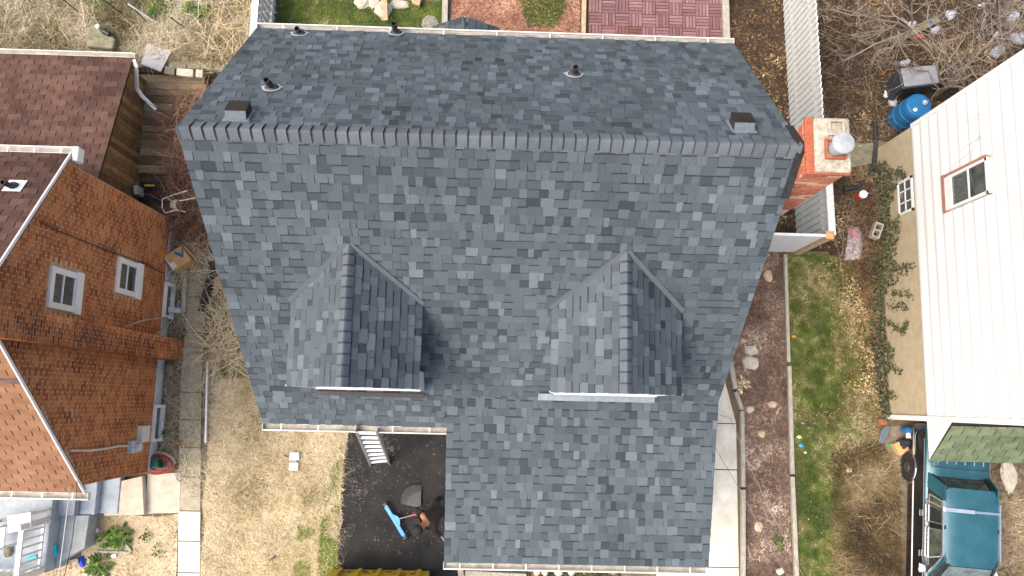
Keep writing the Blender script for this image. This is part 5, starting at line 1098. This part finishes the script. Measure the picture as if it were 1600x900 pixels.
slab(((225, 288), (241, 288), (241, 291), (226, 291)), .2, .03, YEL, 'stick', 'yellow stick in the dark corner under the deck', 'stick', .003)
poly_sheet('shadow_pit', [P(182, 284)[:2], P(258, 284)[:2], P(262, 318)[:2], P(215, 330)[:2]], .002, mat('black_shade', (.006, .006, .007), (.02, .02, .02), rough=.7), kind=None, label='painted black sheeting on the ground beside the lidded bucket', cat='shade').name = 'shade_sheet'  # flat black sheet painting the dark shade past the deck edge
mb = MB(); mb.rock(P(214, 201, .14), (.10, .13, .16), 33); o = mb.build('plastic_bag', mat('yellowed_bag', (.5, .42, .2), (.7, .64, .42), ns=12, rough=.5), label='yellowed plastic bag on the wooden deck', cat='bag')
# window well rims, black edging
for i, (pp, m, lb) in enumerate((((289, 415), OCON, 'concrete rim of the basement window well'),)):
    mb = MB(); a, b, c, d = P(262, 424, .06), P(290, 420, .06), P(288, 488, .06), P(262, 486, .06)
    mb.bar(a, b, .1, .12); mb.bar(b, c, .09, .12); mb.build('well_rim', OCON, label=lb, cat='rim')
mb = MB(); mb.bar(P(264, 484, .08), P(283, 485, .08), .12, .1); mb.build('well_sill', GFND, label='pale concrete block at the end of the window well', cat='block', bevel=.01)
mb = MB(); mb.bar(P(336, 410, .12), P(316, 487, .12), .10, .26); mb.build('bed_edging', BLK, label='black plastic bed edging beside the straw reeds', cat='edging', bevel=.01)
mb = MB(); mb.bar(P(280, 470, .25), P(277, 486, .05), .05, .04); mb.build('pipe_scrap', GREYP, label='short grey pipe standing in the window well', cat='pipe')
mb = MB(); mb.tube([PX(195, 511, -6.9), PX(225, 500, -6.7), P(262, 496, .3)], .018, 6); mb.tube([PX(236, 528, -6.7), P(254, 514, .45), P(270, 500, .25)], .02, 6); mb.build('drain_pipes', mat('old_pipe', (.22, .16, .11), (.36, .28, .2)), label='thin rusty pipes leaning on the brick wall above the well', cat='pipes')
# hose and planter by the meter
t = thing('garden_hose', P(245, 722), 'coiled red and pale garden hose at the brick corner', 'hose'); HR = plain('hose_red', (.25, .035, .03), .5); HP = plain('hose_pale', (.42, .36, .28), .5); q = random.Random(4)
for j, (m, n) in enumerate(((HP, 3), (HR, 4))):
    mb = MB(); pts = []
    for i in range(28 * n):
        a = 2 * math.pi * i / 28; k = 1 - .07 * (i / 28) + .03 * j; pts.append(P(248 + 26 * k * math.cos(a) - 3 * j, 721 + (14 + 3 * math.sin(i / 9)) * k * math.sin(a) + 4 * j, .12 + .02 * (i / 28) + .05 * j))
    mb.tube(pts, .011, 6); mb.build('hose_coil', m, t)
mb = MB(); mb.tube([P(*p, .04) for p in ((228, 698), (255, 686), (268, 662), (276, 656), (286, 665), (288, 690), (286, 706), (292, 722), (288, 740), (281, 752), (275, 748), (278, 735), (288, 722), (290, 708))], .01, 6); mb.build('hose_tail', HP, t)
slab(((232, 714), (246, 713), (247, 731), (233, 732)), .3, .26, plain('dark_green', (.01, .07, .045), .5), 'hose_holder', 'dark green hose holder inside the coil', 'holder', .02)
mb = MB(); mb.rock(P(283, 693), (.05, .09, .06), 8); mb.build('brick_scrap', CBRK, label='loose orange brick beside the old sidewalk', cat='brick')
# porch furniture
t = thing('side_table', P(31, 816, PF), 'white square table on the grey porch', 'table'); slab(((11, 806), (48, 800), (49, 826), (12, 833)), 1.45, .03, WHT, 'table_top', None, None, .01, t)
for px, py in ((14, 809), (45, 804), (46, 823), (15, 829)): p = P(px, py, 1.42); mb = MB(); mb.box((p.x - .02, p.y - .02, PF), (p.x + .02, p.y + .02, 1.42)); mb.build('leg', WHT, t)
t = thing('porch_chair', P(-8, 838, PF), 'white chair at the left edge of the porch', 'chair'); p = P(-10, 838, PF + .45); mb = MB(); mb.box(p + V((-.22, -.22, -.02)), p + V((.22, .22, .02))); mb.build('seat', WHT, t, bevel=.02)
mb = MB(); mb.tube([p + V((.22, .2, 0)), p + V((.25, .22, .35)), p + V((.25, -.22, .35)), p + V((.22, -.2, 0))], .025, 8); mb.build('arm', WHT, t)
for sx in (-.2, .2):
    for sy_ in (-.2, .2): mb = MB(); mb.box(p + V((sx - .02, sy_ - .02, -.45)), p + V((sx + .02, sy_ + .02, -.02))); mb.build('leg', WHT, t)
mb = MB(); mb.box(p + V((-.22, -.22, .02)), p + V((-.19, .22, .5))); mb.build('backrest', WHT, t, bevel=.02)
mb = MB(); mb.rock(P(14, 862, PF), (.1, .13, .1), 44); mb.build('gravel_bag', GSTONE, label='small heap of grey brown rags on the porch floor', cat='rags')
t = thing('toy_float', P(75, 866, .5), 'turquoise plastic toy float on the porch block', 'toy'); mb = MB()
mb.prism([P(*p, .46) for p in ((71, 858), (82, 855), (85, 850), (91, 849), (90, 858), (93, 868), (88, 867), (82, 872), (72, 876), (69, 868))][::-1], (0, 0, .09)); mb.build('shell', TEAL, t, bevel=.03)
mb = MB(); mb.prism([P(*p, .78) for p in ((44, 870), (60, 866), (60, 872), (43, 877))][::-1], (0, 0, .06)); mb.build('wing', TEAL, t, bevel=.02)
mb = MB(); mb.rock(P(121, 850), (.14, .16, .3), 46); mb.build('plant_pot', BLK, label='black plastic pot at the corner of the porch block', cat='pot')
slab(((147, 828), (152, 825), (155, 829), (149, 834)), .05, .02, WHT, 'paper_scrap', 'white paper scrap beside the green plant', 'paper', .002)
slab(((172, 870), (176, 866), (182, 866), (180, 872)), .05, .02, WHT, 'paper_scrap', 'white paper scrap above the bright green plant', 'paper', .002)
slab(((150, 860), (203, 862), (203, 865), (150, 864)), .05, .04, WOODG, 'board', 'grey board edging the bright green plant', 'board', .004)
mb = MB(); mb.bar(P(196, 849, .05), P(205, 862, .03), .04, .03); mb.build('stick', WOODG, label='short grey stick beside the broad leaved plant', cat='stick')
mb = MB(); mb.bar(P(120, 799, .06), P(195, 803, .05), .05, .05); mb.build('log', mat('rotten_wood', (.05, .035, .022), (.15, .1, .065), ns=10, rough=1), label='dark rotten log along the concrete landing', cat='log')
# overhead wires
def wire(pts, label, r=.008, m=None):
    mb = MB(); mb.tube(pts, r, 5); mb.build('wire', m or BLK, label=label, cat='wire')
wire([wl_(112, 640, .1), P(113, 700, 2.6), P(106, 790, 3.2), P(92, 900, 3.6), P(84, 990, 4)], 'pale overhead wire crossing the porch gutter', .008, GALV)
wire([wl_(120, 752, .1), P(118, 800, 2.6), P(112, 850, 2.8), P(96, 920, 3.2)], 'thin black overhead wire crossing the grey steps', .006)
wire([V((XR - .1, -.1, 3.3)), P(1141, 653, 3.2), P(1177, 741, 3.4), P(1255, 900, 4), P(1300, 990, 4.4)], 'thin dark wire crossing the mulch bed from the roof edge', .006, mat('wire_grey', (.12, .11, .1), (.2, .19, .17)))
wire([V((XR + .01, -.66, 3.3)), P(1160, 773, 3.2), P(1230, 900, 3.6)], 'second thin wire crossing the concrete path', .005, _mats['wire_grey'])
# ------------------------------------------------------------------ back right clutter
p = P(1412, 196); bar_ = thing('barrel', p, 'blue plastic drum standing at the corner of the white house', 'barrel'); pz = V((9.02, 6.52, 0)); mb = MB()
mb.lathe([(.25, 0), (.285, .05), (.29, .26), (.30, .27), (.30, .30), (.29, .31), (.29, .55), (.30, .56), (.30, .59), (.29, .60), (.285, .80), (.26, .86), (.24, .87), (.24, .845), (0, .845)], 28, c=pz); bar_.location = pz; mb.build('shell', BLUEP, bar_)
for dx, dy in ((.12, .08), (-.1, -.1)): mb = MB(); mb.lathe([(.04, .845), (.04, .87), (0, .872)], 10, c=pz + V((dx, dy, 0))); mb.build('bung', WPL, bar_)
mb = MB(); mb.rock(pz + V((.1, .05, .872)), (.07, .05, .08), 12); mb.build('plastic_bag', BAG, label='small white bag on top of the blue drum', cat='bag')
mb = MB(); mb.rock(pz + V((.30, -.22, 0)), (.1, .1, .72), 13); mb.build('white_jug', WPL, label='white jug wedged between drum and wall', cat='jug')
bq = [P(1404, 107, .82), P(1463, 101, .82), P(1468, 131, .82), P(1411, 138, .82)]; bb = [V((q_.x * 1.0 + (sum(a.x for a in bq) / 4 - q_.x) * .2, q_.y + (sum(a.y for a in bq) / 4 - q_.y) * .2, 0)) for q_ in bq]
tb_ = thing('trash_bin', sum(bb, V((0, 0, 0))) / 4, 'charcoal rubbish bin with grey lid behind the blue drum', 'bin'); mb = MB(); tp_ = [V((q_.x, q_.y, .78)) for q_ in bq]; mb.add(bb + tp_, [(i, (i + 1) % 4, 4 + (i + 1) % 4, 4 + i)[::-1] for i in range(4)] + [(0, 1, 2, 3)]); mb.build('body', DKGREY, tb_)
mb = MB(); cq = sum(bq, V((0, 0, 0))) / 4; mb.prism([cq + (q_ - cq) * 1.04 + V((0, 0, -.04)) for q_ in bq][::-1], (0, 0, .04)); mb.build('rim', DKGREY, tb_, bevel=.02)
mb = MB(); mb.prism([cq + (q_ - cq) * .94 for q_ in bq][::-1], (0, 0, .05)); mb.build('lid', GREYP, tb_, bevel=.04)
for i, (px, py, s, m, lb) in enumerate(((1413, 99, .12, BAG, 'white jug handle bag behind the rubbish bin'), (1384, 148, .10, WPL, 'white crumpled bag left of the bin, upper of two'), (1394, 162, .11, BAG, 'pale crumpled bag left of the bin, lower of two'), (1422, 40, .13, BAG, 'pale plastic jug on the leaves behind the fence'), (1483, 25, .15, BAG, 'grey plastic bag under the twigs, left of the ladder frame'), (1460, 48, .12, BAG, 'small grey plastic bag under the twigs'), (1577, 30, .2, BAG, 'large grey plastic bag at the right edge, upper'), (1588, 62, .2, BAG, 'large grey plastic bag at the right edge, lower'), (1556, 82, .18, BAG, 'pale plastic bag just above the white wall'), (1552, 55, .12, WPL, 'white plastic bag beside the dark frame'), (1532, 10, .1, WPL, 'small white bag near the top edge'), (1376, 384, .04, STONE, 'pale leaf scrap'))[:11]):
    mb = MB(); mb.rock(P(px, py), (s, s * .7, s * .6), 300 + i, n=8, rz=i * 1.3); mb.rock(P(px, py) + V((s * .5, s * .3, 0)), (s * .6, s * .5, s * .75), 330 + i, n=7, rz=i); mb.build('plastic_bag', m, label=lb, cat='bag')
mb = MB(); mb.rock(P(1381, 114), (.035, .035, .06), 21); mb.build('ball', REDP, label='small red ball on the leaf litter', cat='ball', smooth=True)
mb = MB(); mb.rock(P(1432, 56), (.16, .08, .05), 22); mb.build('red_rag', plain('faded_red', (.3, .07, .06), .9), label='faded red rag on the leaves behind the bin', cat='rag')
mb = MB(); mb.rock(P(1451, 38), (.09, .06, .1), 23); mb.build('blue_wrapper', BLU2, label='blue and white wrapper under the twigs', cat='wrapper')
mb = MB()
for k in range(7): mb.bar(P(1528 + k * 4, 48 - k * 5, .35), P(1545 + k * 4, 56 - k * 5, .35), .03, .03)
mb.bar(P(1526, 50, .35), P(1560, 8, .35), .05, .05); mb.bar(P(1546, 60, .35), P(1578, 20, .35), .05, .05); mb.build('crib_frame', DKGREY, label='dark slatted frame lying among bags in the corner', cat='frame')
mb = MB(); mb.bar(P(1395, 66, .05), P(1465, 30, .05), .16, .08); mb.build('log', GSTONE, label='mossy log lying behind the rubbish bin', cat='log')
# black drain pipe, cooler, cloth heap
mb = MB(); mb.tube([P(*p, z) for p, z in (((1367, 190), .1), ((1369, 225), .12), ((1366, 255), .12), ((1356, 278), .1), ((1342, 292), .08), ((1318, 296), .06))], .055, 10)
mb.build('drain_hose', BLK, label='thick black drain hose curving past the stone slabs', cat='hose')
t = thing('drink_cooler', P(1343, 306), 'red drink cooler jug with white lid on the leaves', 'cooler'); p = P(1341, 308); mb = MB(); mb.lathe([(.075, 0), (.085, .02), (.085, .2), (.08, .21)], 18, c=p); mb.build('body', REDP, t); mb = MB(); mb.lathe([(.088, .21), (.088, .26), (.06, .28), (0, .28)], 18, c=p); mb.build('lid', WPL, t)
mb = MB(); mb.tube([p + V((-.08, 0, .2)), p + V((-.06, 0, .34)), p + V((.06, 0, .34)), p + V((.08, 0, .2))], .008, 6); mb.build('handle', WPL, t)
def heap(px4, n, h, m, name, label, cat, seed, z=0.02, parent=None):
    a, b, c, d = [P(*p) for p in px4]; mb = MB(); G = []
    for j in range(n + 1):
        for i in range(n + 1):
            u, v = i / n, j / n; p = a.lerp(b, u).lerp(d.lerp(c, u), v); e = min(u, 1 - u, v, 1 - v) * 4; w_ = noise.noise((u * 4 + seed, v * 4, seed)) * .5 + noise.noise((u * 9, v * 9 + seed, seed)) * .25
            p += V((noise.noise((u * 3, v * 3, seed + 5)) * .05, noise.noise((u * 3, v * 3, seed + 9)) * .05, 0)); p.z = z + max(0, min(1, e)) * h * (.55 + w_); G.append(p)
    mb.add(G, [(j * (n + 1) + i, j * (n + 1) + i + 1, (j + 1) * (n + 1) + i + 1, (j + 1) * (n + 1) + i)[::-1] for j in range(n) for i in range(n)])
    return mb.build(name, m, parent, smooth=True, label=label, cat=cat)
heap(((121, 872), (131, 868), (136, 882), (127, 887)), 10, .12, BLU2, 'blue_cloth', 'crumpled royal blue cloth on the ground by the porch', 'cloth', 12)
heap(((1326, 355), (1344, 354), (1350, 405), (1318, 408)), 16, .16, CLOTH, 'cloth_heap', 'crumpled patterned cloth heap on the leaves', 'cloth', 3)
heap(((1325, 356), (1337, 358), (1338, 374), (1327, 376)), 8, .22, PINKC, 'pink_cloth', 'pink cloth tucked into the patterned heap', 'cloth', 6, .03)
# box of clothes by the car
t, q = carton(((1397, 694), (1424, 680), (1430, 696), (1407, 712)), .18, .17, 'open cardboard box with clothes beside the car'); heap(((1394, 688), (1428, 674), (1430, 694), (1402, 702)), 12, .34, DCLOTH, 'clothes', 'black clothes spilling from the cardboard box', 'clothes', 8, .14)
heap(((1408, 674), (1424, 672), (1424, 684), (1408, 684)), 8, .3, WPL, 'white_cloth', 'white cloth on the black clothes', 'cloth', 9, .2)
mb = MB(); mb.rock(P(1414, 672, .1), (.1, .08, .3), 55); mb.build('blue_bag', BLUEP, label='blue bag behind the box of clothes', cat='bag')
mb = MB(); mb.rock(P(1391, 695), (.05, .05, .06), 56); mb.build('green_bottle', GRNP, label='green cap left of the box of clothes', cat='bottle')
mb = MB(); mb.prism([P(*p, .1) for p in ((1372, 690), (1376, 672), (1384, 664), (1390, 666), (1386, 684), (1378, 694))][::-1], (0, 0, .04)); mb.build('splash_tray', plain('slate_plastic', (.085, .105, .125), .5), label='slate grey plastic tray beside the foundation corner', cat='tray', bevel=.015)
mb = MB(); mb.box((8.2, -.32, 0), (8.36, -.2, .12)); mb.build('loose_brick', CBRK, label='red brick at the foot of the white corner board', cat='brick')
for i, (px, py, s, m, lb) in enumerate(((1240, 526, .05, ORNG, 'orange and white toy on the grass by the timber'), (1248, 683, .06, mat('lime_bag', (.45, .6, .25), (.65, .72, .5)), 'lime green wrapper on the grass'), (1251, 696, .06, plain('sky_blue', (.05, .3, .7), .5), 'sky blue wrapper below the lime one'), (1258, 707, .035, WPL, 'white scrap below the sky blue wrapper'), (1254, 661, .04, GREYP, 'grey scrap above the lime green wrapper'), (1326, 735, .09, mat('pale_rag', (.34, .30, .24), (.48, .44, .37)), 'pale rag on the dead grass'))):
    mb = MB(); mb.rock(P(px, py), (s, s * .7, s * .8), 400 + i, n=9); mb.build('litter', m, label=lb, cat='litter', smooth=True)
# ------------------------------------------------------------------ parked car
car = thing('parked_car', (9.25, -2.5, 0), 'teal sedan, dark reflections painted on its sides, parked under the edge of the green porch roof', 'car')
co = V((9.42, -.30, 0)); cf = V((-.072, -1, 0)).normalized(); cr_ = V((-cf.y, cf.x, 0))
def C(s, w_, z): return co + cf * s + cr_ * w_ + V((0, 0, z))
PAINT = mat('teal_paint', (.014, .075, .098), (.026, .112, .142), ns=3, rough=.32, metal=.25, coat=.6); DARKP = mat('dark_reflection_paint', (.006, .008, .009), (.010, .012, .014), ns=3, rough=.2, coat=.8); CHR = mat('chrome', (.6, .62, .63), (.75, .76, .77), ns=8, rough=.15, metal=.9); CGL = mat('car_glass', (.010, .014, .014), (.03, .035, .035), ns=3, rough=.04, spec=.9)  # dark lower body: ground reflection painted into the teal car's colour
HW = .69
st = [(0, .56, .70), (.05, .64, .86), (.25, .68, .93), (.95, HW, .95), (1.6, HW, .93), (2.6, HW, .93), (3.1, HW, .94), (3.7, .68, .88), (4.15, .64, .82), (4.28, .56, .66)]
def section(s, w_, h): return [(-w_ * .94, .22), (-w_, .42), (-w_ * .995, h * .72), (-w_ * .955, h - .06), (-w_ * .90, h - .012), (-w_ * .5, h + .008), (0, h + .014), (w_ * .5, h + .008), (w_ * .90, h - .012), (w_ * .955, h - .06), (w_ * .995, h * .72), (w_, .42), (w_ * .94, .22)]
def loft(rows, lo, hi, m, name, cap=False):
    mb = MB(); n = hi - lo + 1; vs = []
    for s, w_, h in rows: vs += [C(s, a, z) for a, z in section(s, w_, h)[lo:hi + 1]]
    fs = [(i * n + j, i * n + j + 1, (i + 1) * n + j + 1, (i + 1) * n + j)[::-1] for i in range(len(rows) - 1) for j in range(n - 1)]
    if cap: fs += [tuple(range(n)), tuple(range((len(rows) - 1) * n, len(rows) * n))[::-1]]
    mb.add(vs, fs); return mb.build(name, m, car, smooth=True)
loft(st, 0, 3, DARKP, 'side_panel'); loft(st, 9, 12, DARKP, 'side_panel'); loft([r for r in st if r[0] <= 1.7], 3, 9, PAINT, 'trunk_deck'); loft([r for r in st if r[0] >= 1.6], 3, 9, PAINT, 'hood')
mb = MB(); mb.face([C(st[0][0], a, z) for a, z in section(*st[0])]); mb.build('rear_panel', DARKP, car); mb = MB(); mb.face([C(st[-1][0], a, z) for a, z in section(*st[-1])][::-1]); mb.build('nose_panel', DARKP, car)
zB, zT = .925, 1.36; bw_, tw = .625, .51
gb = [(1.0, -bw_ * .86), (1.22, -bw_), (2.85, -bw_), (3.12, -bw_ * .88), (3.12, bw_ * .88), (2.85, bw_), (1.22, bw_), (1.0, bw_ * .86)]
gt = [(1.24, -tw * .84), (1.36, -tw), (2.5, -tw), (2.62, -tw * .9), (2.62, tw * .9), (2.5, tw), (1.36, tw), (1.24, tw * .84)]
mb = MB(); mb.add([C(s, w_, zB - .02) for s, w_ in gb] + [C(s, w_, zT) for s, w_ in gt], [(i, (i + 1) % 8, 8 + (i + 1) % 8, 8 + i) for i in range(8)] + [tuple(range(8, 16))]); mb.build('glasshouse', CGL, car)
mb = MB(); n = 10; vs = []
for i in range(n + 1):
    s = 1.2 + (2.66 - 1.2) * i / n; e = 1 - .16 * (abs(i / n - .5) * 2) ** 5
    for j in range(9): u = j / 4 - 1; vs.append(C(s, u * (tw + .035) * e, zT + .012 + .055 * (1 - u * u) ** .6 * (1 - .5 * (abs(i / n - .5) * 2) ** 3) - (.02 if abs(u) == 1 else 0)))
mb.add(vs, [(i * 9 + j, i * 9 + j + 1, (i + 1) * 9 + j + 1, (i + 1) * 9 + j)[::-1] for i in range(n) for j in range(8)]); mb.build('roof', PAINT, car, smooth=True)
for w_ in (-1, 1):
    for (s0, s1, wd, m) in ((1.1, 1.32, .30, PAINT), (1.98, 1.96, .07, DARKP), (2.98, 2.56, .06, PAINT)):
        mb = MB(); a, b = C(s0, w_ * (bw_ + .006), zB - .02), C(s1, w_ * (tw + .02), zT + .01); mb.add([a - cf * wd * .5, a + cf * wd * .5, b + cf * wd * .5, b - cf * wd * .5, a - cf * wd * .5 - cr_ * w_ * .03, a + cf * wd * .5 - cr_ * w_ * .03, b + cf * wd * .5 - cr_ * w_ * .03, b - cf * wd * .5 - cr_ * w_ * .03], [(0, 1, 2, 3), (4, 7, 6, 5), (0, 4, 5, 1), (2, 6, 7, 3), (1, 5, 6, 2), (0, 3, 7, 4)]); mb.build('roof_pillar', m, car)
    mb = MB(); mb.bar(C(1.5, w_ * (bw_ + .02), zB + .0), C(3.0, w_ * (bw_ + .02), zB + .0), .045, .035); mb.build('belt_trim', CHR, car)
    mb = MB(); mb.bar(C(1.45, w_ * (tw + .045), zT), C(2.5, w_ * (tw + .045), zT), .03, .025); mb.bar(C(2.5, w_ * (tw + .045), zT), C(2.92, w_ * (bw_ + .01), zB + .05), .03, .025); mb.build('drip_rail', CHR, car)
    mb = MB(); mb.bar(C(.1, w_ * (HW + .004), .5), C(4.1, w_ * (HW + .002), .5), .012, .025); mb.build('side_trim', CHR, car)
    mb = MB(); mb.bar(C(.3, w_ * (HW * .965 + .004), .87), C(4.0, w_ * (HW * .965), .86), .008, .012); mb.build('crease_trim', GREYP, car)
    mb = MB(); mb.rock(C(2.82, w_ * (bw_ + .09), zB - .02), (.07, .09, .09), 9); mb.build('mirror', WHT, car)
    for s in (1.42, 2.2): mb = MB(); mb.bar(C(s + .3, w_ * (HW + .004), .78), C(s + .42, w_ * (HW + .004), .78), .02, .022); mb.build('door_handle', CHR, car)
    for s in (.92, 3.55):
        m = Matrix.Translation(C(s, w_ * (HW - .045), .30)) @ (cr_ * w_).to_track_quat('Z', 'Y').to_matrix().to_4x4()
        mb = MB(); mb.lathe([(.17, -.08), (.28, -.08), (.30, -.05), (.30, .035), (.28, .062), (.2, .066)], 26, m=m); ty = mb.build('tyre', BLK, car, smooth=False)
        mb = MB(); mb.lathe([(.2, .045), (.19, .062), (.12, .055), (.085, .085), (.05, .09), (0, .09)], 22, m=m); mb.build('rim', mat('dull_rim', (.05, .05, .05), (.12, .12, .12), metal=.6, rough=.35), ty, smooth=False)
        mb = MB(); pts = [m @ V((math.cos(a) * .335, math.sin(a) * .335, .05)) for a in [math.pi * i / 14 for i in range(15)]]; pts = [p if p.z > .25 else V((p.x, p.y, .25)) for p in [C(s + math.cos(a) * .335, w_ * (HW + .004), .30 + math.sin(a) * .32) for a in [math.pi * i / 14 for i in range(15)]]]; mb.tube(pts, .011, 5); mb.build('arch_trim', CHR, car)
        mb = MB(); mb.prism([C(s + math.cos(a) * .325, w_ * (HW + .001), .30 + math.sin(a) * .31) for a in [math.pi * i / 14 for i in range(15)]], cr_ * w_ * -.004); mb.build('wheel_well', BLK, car)
mb = MB(); mb.bar(C(1.62, -tw - .03, zT + .03), C(1.62, 0, zT + .09), .07, .035); mb.bar(C(1.62, 0, zT + .09), C(1.62, tw + .03, zT + .03), .045, .014); mb.bar(C(1.62, -tw - .03, zT + .02), C(1.50, -bw_ - .02, zB), .045, .014); mb.bar(C(1.62, tw + .03, zT + .02), C(1.50, bw_ + .02, zB), .045, .014); mb.build('roof_band', CHR, car)
for i in range(6): mb = MB(); u = (i / 5 - .5) * 2 * .46; mb.bar(C(.22, u, .985), C(.76, u, .988), .024, .016); mb.build('luggage_strip', CHR, car)
mb = MB(); mb.bar(C(.84, -.56, .962), C(.84, .56, .962), .012, .012); mb.bar(C(.1, -.56, .945), C(.84, -.56, .958), .01, .01); mb.bar(C(.1, .56, .945), C(.84, .56, .958), .01, .01); mb.build('lid_seam', BLK, car)
# side windows in pale frames, screens
PANE = mat('greenish_pane', (.018, .022, .018), (.075, .09, .068), ns=5, rough=.05, spec=.8); SCRN = mat('screen_reflection', (.05, .075, .085), (.15, .20, .22), ns=4, rough=.06, spec=.8)  # windscreen's pale reflection is painted into its colour
def gq(s, t, w_): return C(s + (2.0 - s) * 0.22 * t * (1 if s < 2 else .9), w_ * (bw_ + (tw - bw_) * t + .012), zB + (zT - zB) * t)
for w_ in (-1, 1):
    for s0, s1, m in ((1.36, 1.5, PANE), (1.58, 1.9, CGL), (2.04, 2.62, PANE)):
        mb = MB(); q4 = [gq(s0, .16, w_), gq(s1, .16, w_), gq(s1, .86, w_), gq(s0, .86, w_)]; mb.prism(q4, cr_ * w_ * .004); wn = mb.build('side_window', m, car)
        for i in range(4): mb = MB(); mb.bar(q4[i] + cr_ * w_ * .004, q4[(i + 1) % 4] + cr_ * w_ * .004, .022, .014); mb.build('window_frame', GREYP if s0 < 1.5 else CHR, wn)
mb = MB(); mb.prism([C(3.10, -bw_ * .8, zB + .03), C(3.10, bw_ * .8, zB + .03), C(2.68, tw * .82, zT - .03), C(2.68, -tw * .82, zT - .03)], (0, 0, .012) ); mb.build('windscreen', SCRN, car)
mb = MB(); mb.prism([C(1.03, -bw_ * .74, zB + .05), C(1.03, bw_ * .74, zB + .05), C(1.20, tw * .76, zT - .06), C(1.20, -tw * .76, zT - .06)], (0, 0, .012)); mb.build('rear_screen', PANE, car)
# rear screen and windscreen with dark rubber surround
for (s0, w0, s1, w1) in ((1.0, bw_ * .86, 1.23, tw * .84), (3.12, bw_ * .88, 2.63, tw * .9)):
    sg = -1 if s0 < 2 else 1; mb = MB(); A = [C(s0 + sg * .012, -w0, zB), C(s0 + sg * .012, w0, zB), C(s1 + sg * .012, w1, zT), C(s1 + sg * .012, -w1, zT)]
    for i in range(4): mb.bar(A[i], A[(i + 1) % 4], .03, .02)
    mb.build('window_seal', BLK, car)
